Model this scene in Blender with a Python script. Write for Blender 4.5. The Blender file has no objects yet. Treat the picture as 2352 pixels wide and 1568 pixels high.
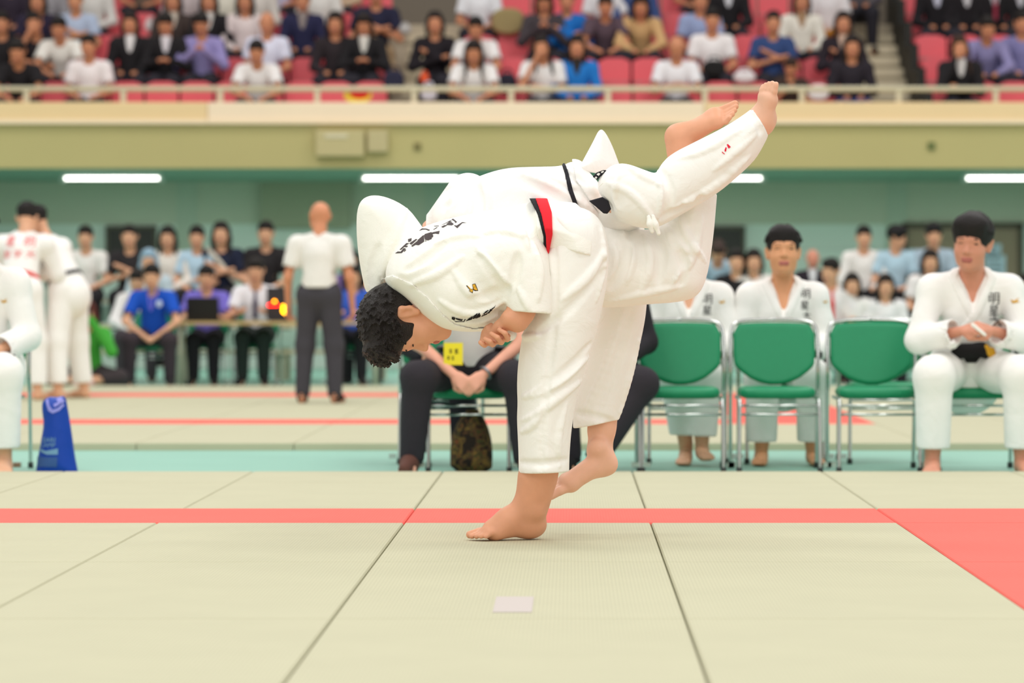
import bpy, math, random
import numpy as np
from mathutils import Vector, Matrix, Euler
from mathutils.bvhtree import BVHTree

# ------------------------------------------------------------------ camera
F, CX, CY, H = 7486.0, 1311.0, 693.0, 0.85      # focal length in px, vanishing point, eye height above the mats
FLOOR = -0.045                                   # hall floor lies a mat's thickness below the mat tops
scene = bpy.context.scene
C = scene.collection
cam = bpy.data.cameras.new('camera'); cam_ob = bpy.data.objects.new('camera', cam); C.objects.link(cam_ob)
cam.sensor_width = 36.0; cam.lens = F / 2352 * 36
cam.shift_x = -(CX - 1176) / 2352; cam.shift_y = -(784 - CY) / 2352
cam_ob.location = (0, 0, H); cam_ob.rotation_euler = (math.pi / 2, 0, 0)
cam.clip_end = 300; cam.dof.use_dof = True; cam.dof.focus_distance = 11.6; cam.dof.aperture_fstop = 2.9
scene.camera = cam_ob
# ------------------------------------------------------------------ light: bright hall, ambient bounce plus rows of ceiling and added fill lamps
world = bpy.data.worlds.new('hall_ambient'); scene.world = world; world.use_nodes = True
bg = world.node_tree.nodes['Background']; bg.inputs[0].default_value = (1.0, 0.985, 0.962, 1); bg.inputs[1].default_value = 0.44
def area(name, loc, size, power, col=(1, .985, .955), rot=(0, 0, 0)):
    l = bpy.data.lights.new(name, 'AREA'); l.shape = 'RECTANGLE'; l.size, l.size_y = size; l.energy = power; l.color = col
    o = bpy.data.objects.new(name, l); o.location = loc; o.rotation_euler = rot; C.objects.link(o); return o
for i, (lx, ly) in enumerate([(-6, -21), (6, -21), (-6, -12), (6, -12), (-6, -3), (6, -3), (-6, 6), (6, 6), (-6, 15), (6, 15), (-6, 24), (6, 24), (-6, 33), (6, 33)]):  # rows behind the camera are added to brighten the wall under the balcony
    area('hall_and_fill_lamp', (lx, ly, 13), (5, 3), 255)
scene.view_settings.view_transform = 'Standard'; scene.view_settings.look = 'None'
scene.view_settings.gamma = 1; scene.view_settings.use_curve_mapping = False
scene.view_settings.exposure = 0.66

def P(px, py, Y): return np.array(((px - CX) * Y / F, Y, H - (py - CY) * Y / F))
# ------------------------------------------------------------------ materials
MATS = {}
def lin(c): return tuple(((x / 255) / 12.92 if x / 255 <= .04045 else ((x / 255 + .055) / 1.055) ** 2.4) for x in c)
def nodes(m): return m.node_tree.nodes, m.node_tree.links
def mat(name, rgb, rough=.7, metal=0., noise=0., nscale=8., bump=0., bscale=60., sheen=0., sss=0., emit=0., spec=.3):
    key = (name, tuple(rgb))
    if key in MATS: return MATS[key]
    m = bpy.data.materials.new(name); m.use_nodes = True; N, L = nodes(m); b = N['Principled BSDF']
    c = lin(rgb); b.inputs['Base Color'].default_value = (*c, 1); b.inputs['Roughness'].default_value = rough
    b.inputs['Metallic'].default_value = metal; b.inputs['Specular IOR Level'].default_value = spec
    if sheen: b.inputs['Sheen Weight'].default_value = sheen
    if sss:
        b.inputs['Subsurface Weight'].default_value = sss; b.inputs['Subsurface Radius'].default_value = (.012, .005, .003)
        b.inputs['Subsurface Scale'].default_value = 1.
    if emit: b.inputs['Emission Color'].default_value = (*c, 1); b.inputs['Emission Strength'].default_value = emit
    if noise or bump:
        tc = N.new('ShaderNodeTexCoord')
    if noise:
        n = N.new('ShaderNodeTexNoise'); n.inputs['Scale'].default_value = nscale; n.inputs['Detail'].default_value = 5
        r = N.new('ShaderNodeMapRange'); r.inputs[3].default_value = 1 - noise; r.inputs[4].default_value = 1 + noise
        x = N.new('ShaderNodeMix'); x.data_type = 'RGBA'; x.blend_type = 'MULTIPLY'; x.inputs[0].default_value = 1
        x.inputs[6].default_value = (*c, 1); L.new(tc.outputs['Object'], n.inputs['Vector']); L.new(n.outputs[0], r.inputs[0])
        L.new(r.outputs[0], x.inputs[7]); L.new(x.outputs[2], b.inputs['Base Color'])
    if bump:
        n = N.new('ShaderNodeTexNoise'); n.inputs['Scale'].default_value = bscale; n.inputs['Detail'].default_value = 3
        u = N.new('ShaderNodeBump'); u.inputs['Strength'].default_value = bump; u.inputs['Distance'].default_value = .01
        L.new(tc.outputs['Object'], n.inputs['Vector']); L.new(n.outputs[0], u.inputs['Height']); L.new(u.outputs[0], b.inputs['Normal'])
    MATS[key] = m; return m
def gi_mat(name, rgb, weave=420., strength=.25):
    """white cotton judo cloth with a fine grain weave and soft wrinkles"""
    key = (name, rgb)
    if key in MATS: return MATS[key]
    m = bpy.data.materials.new(name); m.use_nodes = True; N, L = nodes(m); b = N['Principled BSDF']
    b.inputs['Base Color'].default_value = (*lin(rgb), 1); b.inputs['Roughness'].default_value = .9
    b.inputs['Specular IOR Level'].default_value = .15; b.inputs['Sheen Weight'].default_value = .15
    tc = N.new('ShaderNodeTexCoord')
    v = N.new('ShaderNodeTexVoronoi'); v.inputs['Scale'].default_value = weave; L.new(tc.outputs['Object'], v.inputs['Vector'])
    n = N.new('ShaderNodeTexNoise'); n.inputs['Scale'].default_value = 9; n.inputs['Detail'].default_value = 4; n.inputs['Distortion'].default_value = 1.2
    L.new(tc.outputs['Object'], n.inputs['Vector'])
    u1 = N.new('ShaderNodeBump'); u1.inputs['Strength'].default_value = strength; u1.inputs['Distance'].default_value = .002
    u2 = N.new('ShaderNodeBump'); u2.inputs['Strength'].default_value = .35; u2.inputs['Distance'].default_value = .02
    L.new(v.outputs[0], u1.inputs['Height']); L.new(n.outputs[0], u2.inputs['Height']); L.new(u2.outputs[0], u1.inputs['Normal'])
    L.new(u1.outputs[0], b.inputs['Normal']); MATS[key] = m; return m
def skin(rgb): return mat('skin', rgb, .5, noise=.10, nscale=22, sss=.12, spec=.35)
SKIN = (226, 172, 138)
# ------------------------------------------------------------------ implicit-surface modelling (signed distances on a grid, meshed with surface nets)
def norm(v): v = np.asarray(v, float); return v / (np.linalg.norm(v) + 1e-12)
class Cone:            # tapered round limb from a to b; flat=(axis, factor) squeezes it along an axis
    def __init__(s, a, b, ra, rb=None, flat=None):
        s.a, s.b = np.asarray(a, float), np.asarray(b, float); s.ra, s.rb = ra, ra if rb is None else rb; s.flat = flat
        r = max(s.ra, s.rb) / (min(1, flat[1]) if flat else 1)
        s.lo, s.hi = np.minimum(s.a, s.b) - r, np.maximum(s.a, s.b) + r
    def ev(s, X, Y, Z):
        p = [X - s.a[0], Y - s.a[1], Z - s.a[2]]; d = s.b - s.a; sc = 1
        if s.flat:
            n, f = norm(s.flat[0]), s.flat[1]; c = p[0] * n[0] + p[1] * n[1] + p[2] * n[2]
            p = [p[i] + (f - 1) * n[i] * c for i in range(3)]; d = d + (f - 1) * n * d.dot(n); sc = 1 / max(1, f)
        t = np.clip((p[0] * d[0] + p[1] * d[1] + p[2] * d[2]) / (d.dot(d) + 1e-12), 0, 1)
        q = np.sqrt((p[0] - t * d[0]) ** 2 + (p[1] - t * d[1]) ** 2 + (p[2] - t * d[2]) ** 2)
        return (q - (s.ra + t * (s.rb - s.ra))) * sc
class Ell:             # ellipsoid with radii r along the rows of R
    def __init__(s, c, r, R=None):
        s.c, s.r = np.asarray(c, float), np.asarray(r, float) * np.ones(3); s.R = np.eye(3) if R is None else np.asarray(R, float)
        e = np.sqrt(((s.R * s.r[:, None]) ** 2).sum(0)); s.lo, s.hi = s.c - e, s.c + e
    def ev(s, X, Y, Z):
        p = (X - s.c[0], Y - s.c[1], Z - s.c[2]); k0 = k1 = 0
        for i in range(3):
            q = (p[0] * s.R[i, 0] + p[1] * s.R[i, 1] + p[2] * s.R[i, 2]) / s.r[i]; k0 = k0 + q * q; k1 = k1 + (q / s.r[i]) ** 2
        k0 = np.sqrt(k0); return k0 * (k0 - 1) / (np.sqrt(k1) + 1e-9)
def chaikin(p, n=2, closed=True):
    p = np.asarray(p, float)
    for _ in range(n):
        q = np.roll(p, -1, 0); a, b = .75 * p + .25 * q, .25 * p + .75 * q
        if not closed: a, b = a[:-1], b[:-1]
        r = np.empty((2 * len(a), p.shape[1])); r[0::2], r[1::2] = a, b
        if not closed: r = np.vstack([p[:1], r, p[-1:]])
        p = r
    return p
def poly_sdf(poly, x, z):
    """signed distance of a polygon on a 2-D grid, negative inside"""
    X, Z = np.meshgrid(x, z, indexing='ij'); d = np.full(X.shape, 1e9); s = np.zeros(X.shape, bool)
    q = np.roll(poly, -1, 0)
    for (ax, az), (bx, bz) in zip(poly, q):
        ex, ez = bx - ax, bz - az; wx, wz = X - ax, Z - az
        t = np.clip((wx * ex + wz * ez) / (ex * ex + ez * ez + 1e-15), 0, 1)
        d = np.minimum(d, (wx - t * ex) ** 2 + (wz - t * ez) ** 2)
        c = (az > Z) != (bz > Z)
        with np.errstate(divide='ignore', invalid='ignore'): s ^= c & (X < ax + (Z - az) * ex / (ez if ez else 1e-15))
    return np.where(s, -1, 1) * np.sqrt(d)
def to_xz(pts, Y): return np.array([((x - CX) * Y / F, H - (y - CY) * Y / F) for x, y in pts])
class Blob:            # a cloth or limb volume with the given outline (XZ, metres), elliptical in depth: half thickness T, edge roundness R
    def __init__(s, poly, y0, T, R, g=(0, 0), smooth=2):
        s.poly = chaikin(poly, smooth) if smooth else np.asarray(poly, float); s.y0, s.T, s.R, s.g = y0, T, R, g; s.c = s.poly.mean(0)
        lo, hi = s.poly.min(0), s.poly.max(0); e = max(abs(g[0]) * (hi[0] - lo[0]), abs(g[1]) * (hi[1] - lo[1]))
        s.lo, s.hi = np.array((lo[0], y0 - T - e, lo[1])), np.array((hi[0], y0 + T + e, hi[1]))
    def ev(s, X, Y, Z):
        d = poly_sdf(s.poly, X[:, 0, 0], Z[0, 0, :])[:, None, :]
        yc = s.y0 + s.g[0] * (X - s.c[0]) + s.g[1] * (Z - s.c[1])
        return (np.sqrt((np.maximum(0, s.R + d) / s.R) ** 2 + ((Y - yc) / s.T) ** 2) - 1) * min(s.R, s.T)
class Field:
    def __init__(s, lo, hi, v):
        s.lo = np.asarray(lo, float) - 3 * v; s.v = v; s.n = np.ceil((np.asarray(hi, float) + 3 * v - s.lo) / v).astype(int) + 1
        s.a = np.full(s.n, 9., np.float32)
    def sub(s, lo, hi, pad):
        i0 = np.clip(np.floor((lo - pad - s.lo) / s.v).astype(int), 0, s.n); i1 = np.clip(np.ceil((hi + pad - s.lo) / s.v).astype(int) + 1, 0, s.n)
        ax = [s.lo[k] + s.v * np.arange(i0[k], i1[k]) for k in range(3)]
        return tuple(slice(a, b) for a, b in zip(i0, i1)), ax[0][:, None, None], ax[1][None, :, None], ax[2][None, None, :]
    def add(s, prims, k=.02):
        for p in prims if isinstance(prims, (list, tuple)) else [prims]:
            w, X, Y, Z = s.sub(p.lo, p.hi, k + 3 * s.v)
            if min(i.stop - i.start for i in w) <= 0: continue
            b = s.a[w]; d = p.ev(X, Y, Z)
            if k > 0:
                h = np.clip(.5 + .5 * (b - d) / k, 0, 1); s.a[w] = b * (1 - h) + d * h - k * h * (1 - h)
            else: s.a[w] = np.minimum(b, d)
        return s
    def cut(s, prims, k=.01):
        for p in prims if isinstance(prims, (list, tuple)) else [prims]:
            w, X, Y, Z = s.sub(p.lo, p.hi, k + 3 * s.v)
            if min(i.stop - i.start for i in w) <= 0: continue
            a = s.a[w]; d = -p.ev(X, Y, Z)
            h = np.clip(.5 - .5 * (a - d) / max(k, 1e-6), 0, 1); s.a[w] = a * (1 - h) + d * h + k * h * (1 - h)
        return s
    def axes(s): return [s.lo[k] + s.v * np.arange(s.n[k]) for k in range(3)]
    def plane(s, p, n, hollow=0., depth=.05, reach=None):
        """keep the side the normal points away from; optionally hollow the opening"""
        p, n = np.asarray(p, float), norm(n); r = reach or 9
        w, X, Y, Z = s.sub(p - r, p + r, 0); d = (X - p[0]) * n[0] + (Y - p[1]) * n[1] + (Z - p[2]) * n[2]
        near = ((X - p[0]) ** 2 + (Y - p[1]) ** 2 + (Z - p[2]) ** 2) < r * r
        a = s.a[w]; b = np.maximum(a, d)
        if hollow: b = np.maximum(b, -np.maximum(a + hollow, -depth - d))
        s.a[w] = np.where(near, b, a); return s
    def band(s, poly, off):
        """a layer `off` proud of this shape inside an XZ outline, right round the shape"""
        f = Field.__new__(Field); f.lo, f.v, f.n = s.lo, s.v, s.n; x, y, z = s.axes()
        d = poly_sdf(np.asarray(poly), x, z)[:, None, :]; f.a = np.maximum(np.maximum(s.a - off, d), -(s.a + .02)).astype(np.float32); return f
    def crop(s, lo, hi):
        f = Field.__new__(Field); i0 = np.clip(((np.asarray(lo) - s.lo) / s.v).astype(int), 0, s.n - 1); i1 = np.clip(((np.asarray(hi) - s.lo) / s.v).astype(int) + 2, 1, s.n)
        f.lo = s.lo + i0 * s.v; f.v = s.v; f.n = i1 - i0; f.a = s.a[i0[0]:i1[0], i0[1]:i1[1], i0[2]:i1[2]].copy(); return f
    def mesh(s, name, smooth=1):
        a = s.a; a = np.pad(a, 1, constant_values=9.); lo = s.lo - s.v; ins = a < 0
        c = ins[:-1, :-1, :-1].astype(np.int8)
        cnt = np.zeros(np.array(a.shape) - 1, np.int8)
        for i in (0, 1):
            for j in (0, 1):
                for k in (0, 1): cnt += ins[i:i + cnt.shape[0], j:j + cnt.shape[1], k:k + cnt.shape[2]]
        act = (cnt > 0) & (cnt < 8); idx = np.full(act.shape, -1, np.int64); cells = np.argwhere(act); idx[act] = np.arange(len(cells))
        if not len(cells): return bpy.data.meshes.new(name)
        cor = np.array([(i, j, k) for i in (0, 1) for j in (0, 1) for k in (0, 1)])
        val = np.stack([a[cells[:, 0] + o[0], cells[:, 1] + o[1], cells[:, 2] + o[2]] for o in cor], 1)
        acc = np.zeros((len(cells), 3)); num = np.zeros(len(cells))
        for e0 in range(8):
            for e1 in range(e0 + 1, 8):
                if np.abs(cor[e0] - cor[e1]).sum() != 1: continue
                v0, v1 = val[:, e0], val[:, e1]; m = (v0 < 0) != (v1 < 0); t = np.where(m, v0 / np.where(m, v0 - v1, 1), 0)
                acc += np.where(m[:, None], cor[e0] + t[:, None] * (cor[e1] - cor[e0]), 0); num += m
        V = lo + (cells + acc / num[:, None]) * s.v; Q = []
        for ax in range(3):
            sl0 = [slice(1, -1)] * 3; sl1 = [slice(1, -1)] * 3; sl0[ax] = slice(0, -1); sl1[ax] = slice(1, None)
            i0, i1 = ins[tuple(sl0)], ins[tuple(sl1)]; u, w = (ax + 1) % 3, (ax + 2) % 3
            for flip, m in ((False, i0 & ~i1), (True, ~i0 & i1)):
                e = np.argwhere(m)
                if not len(e): continue
                g = e + 1; g[:, ax] -= 1; q = []
                for du, dw in ((-1, -1), (0, -1), (0, 0), (-1, 0)):
                    h = g.copy(); h[:, u] += du; h[:, w] += dw; q.append(idx[h[:, 0], h[:, 1], h[:, 2]])
                q = np.stack(q, 1); Q.append(q[:, ::-1] if flip else q)
        Q = np.vstack(Q)
        for _ in range(smooth):
            E = np.vstack([Q[:, [0, 1]], Q[:, [1, 2]], Q[:, [2, 3]], Q[:, [3, 0]]]); A = np.zeros_like(V); n = np.bincount(E.ravel(), minlength=len(V))
            for k in range(3): A[:, k] = np.bincount(E[:, 0], V[E[:, 1], k], len(V)) + np.bincount(E[:, 1], V[E[:, 0], k], len(V))
            V = .5 * V + .5 * A / np.maximum(n, 1)[:, None]
        return raw_mesh(name, V, Q, True)
def raw_mesh(name, V, faces, smooth=False):
    me = bpy.data.meshes.new(name); V = np.asarray(V, np.float32)
    if isinstance(faces, np.ndarray):
        n, k = faces.shape; me.vertices.add(len(V)); me.vertices.foreach_set('co', V.ravel()); me.loops.add(n * k)
        me.loops.foreach_set('vertex_index', faces.ravel().astype(np.int32)); me.polygons.add(n)
        me.polygons.foreach_set('loop_start', np.arange(0, n * k, k, dtype=np.int32)); me.update(calc_edges=True)
    else: me.from_pydata([tuple(map(float, v)) for v in V], [], faces)
    if smooth: me.polygons.foreach_set('use_smooth', np.ones(len(me.polygons), bool))
    me.materials.append(None); me.update(); return me
def span(prims, pad=.03): return np.min([p.lo for p in prims], 0) - pad, np.max([p.hi for p in prims], 0) + pad
def sdf_mesh(name, prims, v, k=.02, cuts=(), ck=.01, smooth=1):
    f = Field(*span(prims), v).add(prims, k); f.cut(list(cuts), ck) if cuts else 0; return f.mesh(name, smooth)
# ------------------------------------------------------------------ plain mesh helpers
class MB:
    def __init__(s): s.v, s.f = [], []
    def box(s, lo, hi, M=None):
        b = len(s.v); pts = [(x, y, z) for x in (lo[0], hi[0]) for y in (lo[1], hi[1]) for z in (lo[2], hi[2])]
        s.v += [tuple(M @ Vector(p)) if M else p for p in pts]
        s.f += [tuple(b + i for i in q) for q in ((0, 1, 3, 2), (4, 6, 7, 5), (0, 4, 5, 1), (2, 3, 7, 6), (0, 2, 6, 4), (1, 5, 7, 3))]; return s
    def tube(s, pts, r, seg=8, smooth=2, closed=False):
        p = chaikin(pts, smooth, closed) if smooth else np.asarray(pts, float); n = len(p); b0 = len(s.v); up = np.array((0, 0, 1.))
        for i in range(n):
            t = norm(p[(i + 1) % n if closed else min(i + 1, n - 1)] - p[i - 1 if closed or i else 0])
            if abs(t.dot(up)) > .98: up = norm(np.array((0.1, 1, .05)))
            x = norm(np.cross(up, t)); y = np.cross(t, x); up = y
            s.v += [tuple(p[i] + r * (math.cos(a) * x + math.sin(a) * y)) for a in np.arange(seg) * 2 * math.pi / seg]
        for i in range(n if closed else n - 1):
            for j in range(seg):
                a, b = b0 + i * seg, b0 + ((i + 1) % n) * seg; k = (j + 1) % seg; s.f.append((a + j, a + k, b + k, b + j))
        if not closed: s.f += [tuple(range(b0 + seg - 1, b0 - 1, -1)), tuple(range(b0 + (n - 1) * seg, b0 + n * seg))]
        return s
    def prism(s, poly, y0, y1):
        """XZ polygon between two depths"""
        b = len(s.v); n = len(poly); s.v += [(x, y0, z) for x, z in poly] + [(x, y1, z) for x, z in poly]
        s.f += [tuple(range(b, b + n)), tuple(range(b + 2 * n - 1, b + n - 1, -1))] + [(b + i, b + n + i, b + n + (i + 1) % n, b + (i + 1) % n) for i in range(n)]; return s
    def mesh(s, name, smooth=False): return raw_mesh(name, s.v, s.f, smooth)
def obj(name, me, material=None, parent=None, M=None):
    o = bpy.data.objects.new(name, me); C.objects.link(o)
    if parent: o.parent = parent
    if M is not None: o.matrix_local = M
    if material is not None and me is not None:
        o.material_slots[0].link = 'OBJECT'; o.material_slots[0].material = material
    return o
def tag(o, label=None, cat=None, group=None, kind=None):
    for k, v in (('label', label), ('category', cat), ('group', group), ('kind', kind)):
        if v: o[k] = v
    return o
def thing(name, label, cat, loc=(0, 0, 0), rz=0, group=None, sc=1):
    o = bpy.data.objects.new(name, None); C.objects.link(o); o.location = loc; o.rotation_euler = (0, 0, rz); o.scale = (sc,) * 3
    o.empty_display_size = .1; return tag(o, label, cat, group)
def structure(name, me, m, parent=None, label=None, cat=None):
    o = obj(name, me, m, parent)
    if not parent: tag(o, label, cat, kind='structure')
    return o
def bevel(o, w, seg=2):
    b = o.modifiers.new('bevel', 'BEVEL'); b.width = w; b.segments = seg; b.limit_method = 'ANGLE'; return o
def ray_decal(name, polys, target, Y, parent, material, off=.002, sub=6, img=True):
    """flat lettering laid onto a cloth mesh: 2-D polygons (photo px when img, else XZ metres) dropped along +Y onto the surface"""
    me = target.data; V = np.empty(len(me.vertices) * 3, np.float32); me.vertices.foreach_get('co', V); V = V.reshape(-1, 3)
    bvh = BVHTree.FromPolygons([tuple(v) for v in V], [tuple(p.vertices) for p in me.polygons]); vs, fs = [], []
    import bmesh
    for poly in polys:
        q = to_xz(poly, Y) if img else np.asarray(poly)
        bm = bmesh.new(); f = bm.faces.new([bm.verts.new((x, 0, z)) for x, z in q]); bmesh.ops.triangulate(bm, faces=[f])
        for _ in range(2):
            e = [x for x in bm.edges if x.calc_length() > .008]
            if e: bmesh.ops.subdivide_edges(bm, edges=e, cuts=2); bmesh.ops.triangulate(bm, faces=bm.faces[:])
        bm.verts.ensure_lookup_table(); hits = []
        for v in bm.verts:
            x, z = v.co.x, v.co.z
            if img:  # follow the sight line from the outline's plane
                d = Vector((x, Y, z - H)).normalized(); h = bvh.ray_cast(Vector((0, 0, H)) + d * (Y - 1.2), d)
            else: h = bvh.ray_cast(Vector((x, Y - 1.2, z)), Vector((0, 1, 0)))
            hits.append(h)
        b = len(vs)
        for v, h in zip(bm.verts, hits): vs.append(tuple(h[0] + h[1] * off) if h[0] else (v.co.x, Y, v.co.z))
        for f in bm.faces:
            if all(hits[v.index][0] for v in f.verts): fs.append(tuple(b + v.index for v in f.verts))
        bm.free()
    return obj(name, raw_mesh(name, vs, fs, True), material, parent)
def text_polys(body, size):
    """glyph mesh of a word as triangles in the XZ plane, centred"""
    cu = bpy.data.curves.new('glyphs', 'FONT'); cu.body = body; cu.size = size; cu.align_x = 'CENTER'; cu.align_y = 'CENTER'; cu.resolution_u = 3
    o = bpy.data.objects.new('glyphs', cu); C.objects.link(o); bpy.context.view_layer.update()
    me = bpy.data.meshes.new_from_object(o.evaluated_get(bpy.context.evaluated_depsgraph_get()))
    r = [[(me.vertices[i].co.x, me.vertices[i].co.y) for i in p.vertices] for p in me.polygons]
    bpy.data.objects.remove(o); bpy.data.curves.remove(cu); bpy.data.meshes.remove(me); return r
# ================================================================== the setting
def tatami_mat(name, rgb):
    m = bpy.data.materials.new(name); m.use_nodes = True; N, L = nodes(m); b = N['Principled BSDF']; b.inputs['Roughness'].default_value = .75
    b.inputs['Specular IOR Level'].default_value = .25
    tc = N.new('ShaderNodeTexCoord'); w = N.new('ShaderNodeTexWave'); w.bands_direction = 'X'; w.inputs['Scale'].default_value = 28; w.inputs['Distortion'].default_value = .15
    n = N.new('ShaderNodeTexNoise'); n.inputs['Scale'].default_value = 3; n.inputs['Detail'].default_value = 6
    w2 = N.new('ShaderNodeTexWave'); w2.bands_direction = 'Y'; w2.inputs['Scale'].default_value = 60
    L.new(tc.outputs['Object'], w.inputs['Vector']); L.new(tc.outputs['Object'], n.inputs['Vector']); L.new(tc.outputs['Object'], w2.inputs['Vector'])
    r = N.new('ShaderNodeMapRange'); r.inputs[3].default_value = .945; r.inputs[4].default_value = 1.03; L.new(w.outputs[1], r.inputs[0])
    r2 = N.new('ShaderNodeMapRange'); r2.inputs[3].default_value = .95; r2.inputs[4].default_value = 1.05; L.new(n.outputs[0], r2.inputs[0])
    mu = N.new('ShaderNodeMath'); mu.operation = 'MULTIPLY'; L.new(r.outputs[0], mu.inputs[0]); L.new(r2.outputs[0], mu.inputs[1])
    x = N.new('ShaderNodeMix'); x.data_type = 'RGBA'; x.blend_type = 'MULTIPLY'; x.inputs[0].default_value = 1; x.inputs[6].default_value = (*lin(rgb), 1)
    L.new(mu.outputs[0], x.inputs[7]); L.new(x.outputs[2], b.inputs['Base Color'])
    ad = N.new('ShaderNodeMath'); ad.operation = 'ADD'; L.new(w.outputs[1], ad.inputs[0]); L.new(w2.outputs[1], ad.inputs[1])
    u = N.new('ShaderNodeBump'); u.inputs['Strength'].default_value = .25; u.inputs['Distance'].default_value = .002
    L.new(ad.outputs[0], u.inputs['Height']); L.new(u.outputs[0], b.inputs['Normal']); return m
M_TAT, M_RED = tatami_mat('pale_green_tatami_vinyl', (193, 190, 161)), tatami_mat('salmon_red_tatami_vinyl', (240, 108, 96))
M_FLOOR = mat('teal_floor_sheet', (146, 196, 178), .45, noise=.06, nscale=1.5)
floor = structure('floor', MB().box((-26, -2, FLOOR - .2), (26, 46, FLOOR)).mesh('floor'), M_FLOOR)
_tiles = {}
def tile_mesh(w, d, t=.045, g=.0026, c=.005):
    k = (round(w, 3), round(d, 3))
    if k not in _tiles:
        a, b = w / 2 - g, d / 2 - g; V = []
        for z, i in ((-t + .0005, 0), (-c, 0), (0, c)): V += [(-a + i, -b + i, z), (a - i, -b + i, z), (a - i, b - i, z), (-a + i, b - i, z)]
        Q = [(3, 2, 1, 0), (8, 9, 10, 11)] + [(4 * r + i, 4 * r + (i + 1) % 4, 4 * r + 4 + (i + 1) % 4, 4 * r + 4 + i) for r in (0, 1) for i in range(4)]
        _tiles[k] = raw_mesh('tatami', V, Q)
    return _tiles[k]
TW = .95; SX = -.642
def tile(parent, x0, x1, y0, y1, red=False):
    o = obj('tatami', tile_mesh(x1 - x0, y1 - y0), M_RED if red else M_TAT, parent); o.location = ((x0 + x1) / 2, (y0 + y1) / 2, 0)
near = thing('competition_mat', 'pale green tatami competition mat with salmon red border in the foreground', 'mat', (0, 0, 0))
for y0, y1 in ((4.95, 6.85), (6.85, 8.75), (8.75, 10.66), (10.66, 12.55)):
    for c in range(-4, 2): tile(near, SX + c * TW, SX + (c + 1) * TW, y0, y1)
    tile(near, SX + 2 * TW, SX + 3 * TW, y0, y1, True)
    tile(near, SX + 3 * TW, SX + 4 * TW, y0, y1)
for c in range(-4, 4, 2): tile(near, SX + c * TW, SX + (c + 2) * TW if c < 2 else SX + 3 * TW, 12.55, 13.42, True)
tile(near, SX + 3 * TW, SX + 4 * TW, 12.55, 13.42)
for y0, y1 in ((13.42, 15.33), (15.33, 16.36)):
    for c in range(-4, 5): tile(near, SX + c * TW, SX + (c + 1) * TW, y0, y1)
far_mat = thing('competition_mat', 'second pale green tatami competition mat behind the row of chairs', 'mat', (0, 0, 0))
X2 = 2.13 - 10 * TW
for y0, y1, r in ((19.64, 21.17, 0), (21.17, 22.7, 0), (22.7, 23.6, 1), (23.6, 25.5, 0), (25.5, 27.4, 0), (27.4, 29.3, 0), (29.3, 30.4, 2), (30.4, 31.8, 0), (31.8, 33.1, 0)):
    for c in range(0, 15):
        tile(far_mat, X2 + c * TW, X2 + (c + 1) * TW, y0, y1, (r == 1 and c < 10) or (r == 2 and c < 10) or (c == 9 and 22.6 < y0 < 30.3))
tag(obj('paper_scrap', MB().box((-.054, -.235, 0), (.054, .235, .0012)).mesh('paper_scrap'), mat('white_paper', (198, 188, 182), .8)), 'small white square of paper tape lying on the front mat', 'paper').location = (*P(1180, 1388, 6363 / 695)[:2], .0005)
# ---- back wall, balcony, ceiling
M_WALL = mat('mint_wall_paint', (214, 226, 217), .6, noise=.06, nscale=.7)
M_FACE = mat('olive_balcony_paint', (190, 178, 122), .6, noise=.04, nscale=1.2)
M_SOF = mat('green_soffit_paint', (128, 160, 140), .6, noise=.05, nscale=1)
M_CONC = mat('grey_concrete', (190, 178, 156), .85, noise=.1, nscale=3)
WY, BY, SZ = 43.7, 39.0, 2.455
wall = structure('wall_back', MB().box((-26, WY, FLOOR), (26, WY + .3, 3)).mesh('wall_back'), M_WALL)
for i in range(4):                                    # block courses of the wall
    z = .55 + i * .5; structure('wall_course_line', MB().box((-26, WY - .012, z), (26, WY + .01, z + .018)).mesh('course'), mat('mint_joint', (206, 218, 210), .7), wall)
for x in (430, 1000, 2060):
    a = P(x, 0, WY)[0]; structure('wall_pilaster', MB().box((a - .14, WY - .045, FLOOR), (a + .14, WY + .02, SZ)).mesh('pilaster'), mat('grey_green_pilaster', (180, 192, 174), .6), wall)
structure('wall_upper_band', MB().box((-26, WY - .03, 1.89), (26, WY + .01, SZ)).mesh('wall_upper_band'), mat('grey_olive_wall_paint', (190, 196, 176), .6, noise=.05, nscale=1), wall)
ceil = structure('ceiling', MB().box((-26, BY + .25, SZ), (26, WY + .3, SZ + .2)).mesh('ceiling'), M_SOF)
face = structure('wall_balcony', MB().box((-26, BY, SZ - .005), (26, BY + .25, 2.98)).mesh('wall_balcony'), M_FACE)
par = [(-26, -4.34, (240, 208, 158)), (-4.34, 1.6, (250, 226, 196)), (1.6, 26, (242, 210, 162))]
tr = thing('trim_1', None, None); tr['kind'] = 'structure'
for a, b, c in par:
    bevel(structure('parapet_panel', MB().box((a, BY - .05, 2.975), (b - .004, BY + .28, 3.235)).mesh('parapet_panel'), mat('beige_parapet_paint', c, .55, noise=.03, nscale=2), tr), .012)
    structure('parapet_drip_edge', MB().box((a, BY - .065, 2.975), (b - .004, BY - .045, 3.03)).mesh('parapet_drip_edge'), mat('pale_parapet_edge', (250, 226, 192), .5), tr)
# railing on the parapet
M_RAIL = mat('cream_railing_paint', (206, 196, 168), .45)
rl = thing('railing', 'cream painted metal railing along the front of the spectator balcony', 'railing', (0, BY + .12, 3.235))
obj('top_rail', MB().tube([(-12, 0, .17), (12, 0, .17)], .034, 10, 0).mesh('top_rail', True), M_RAIL, rl)
pm = MB().box((-.033, -.025, 0), (.033, .025, .15)).mesh('post')
for i in range(-2, 13): obj('post', pm, M_RAIL, rl).location = ((57 + 223.3 * i - CX) * BY / F, 0, 0)
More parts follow.
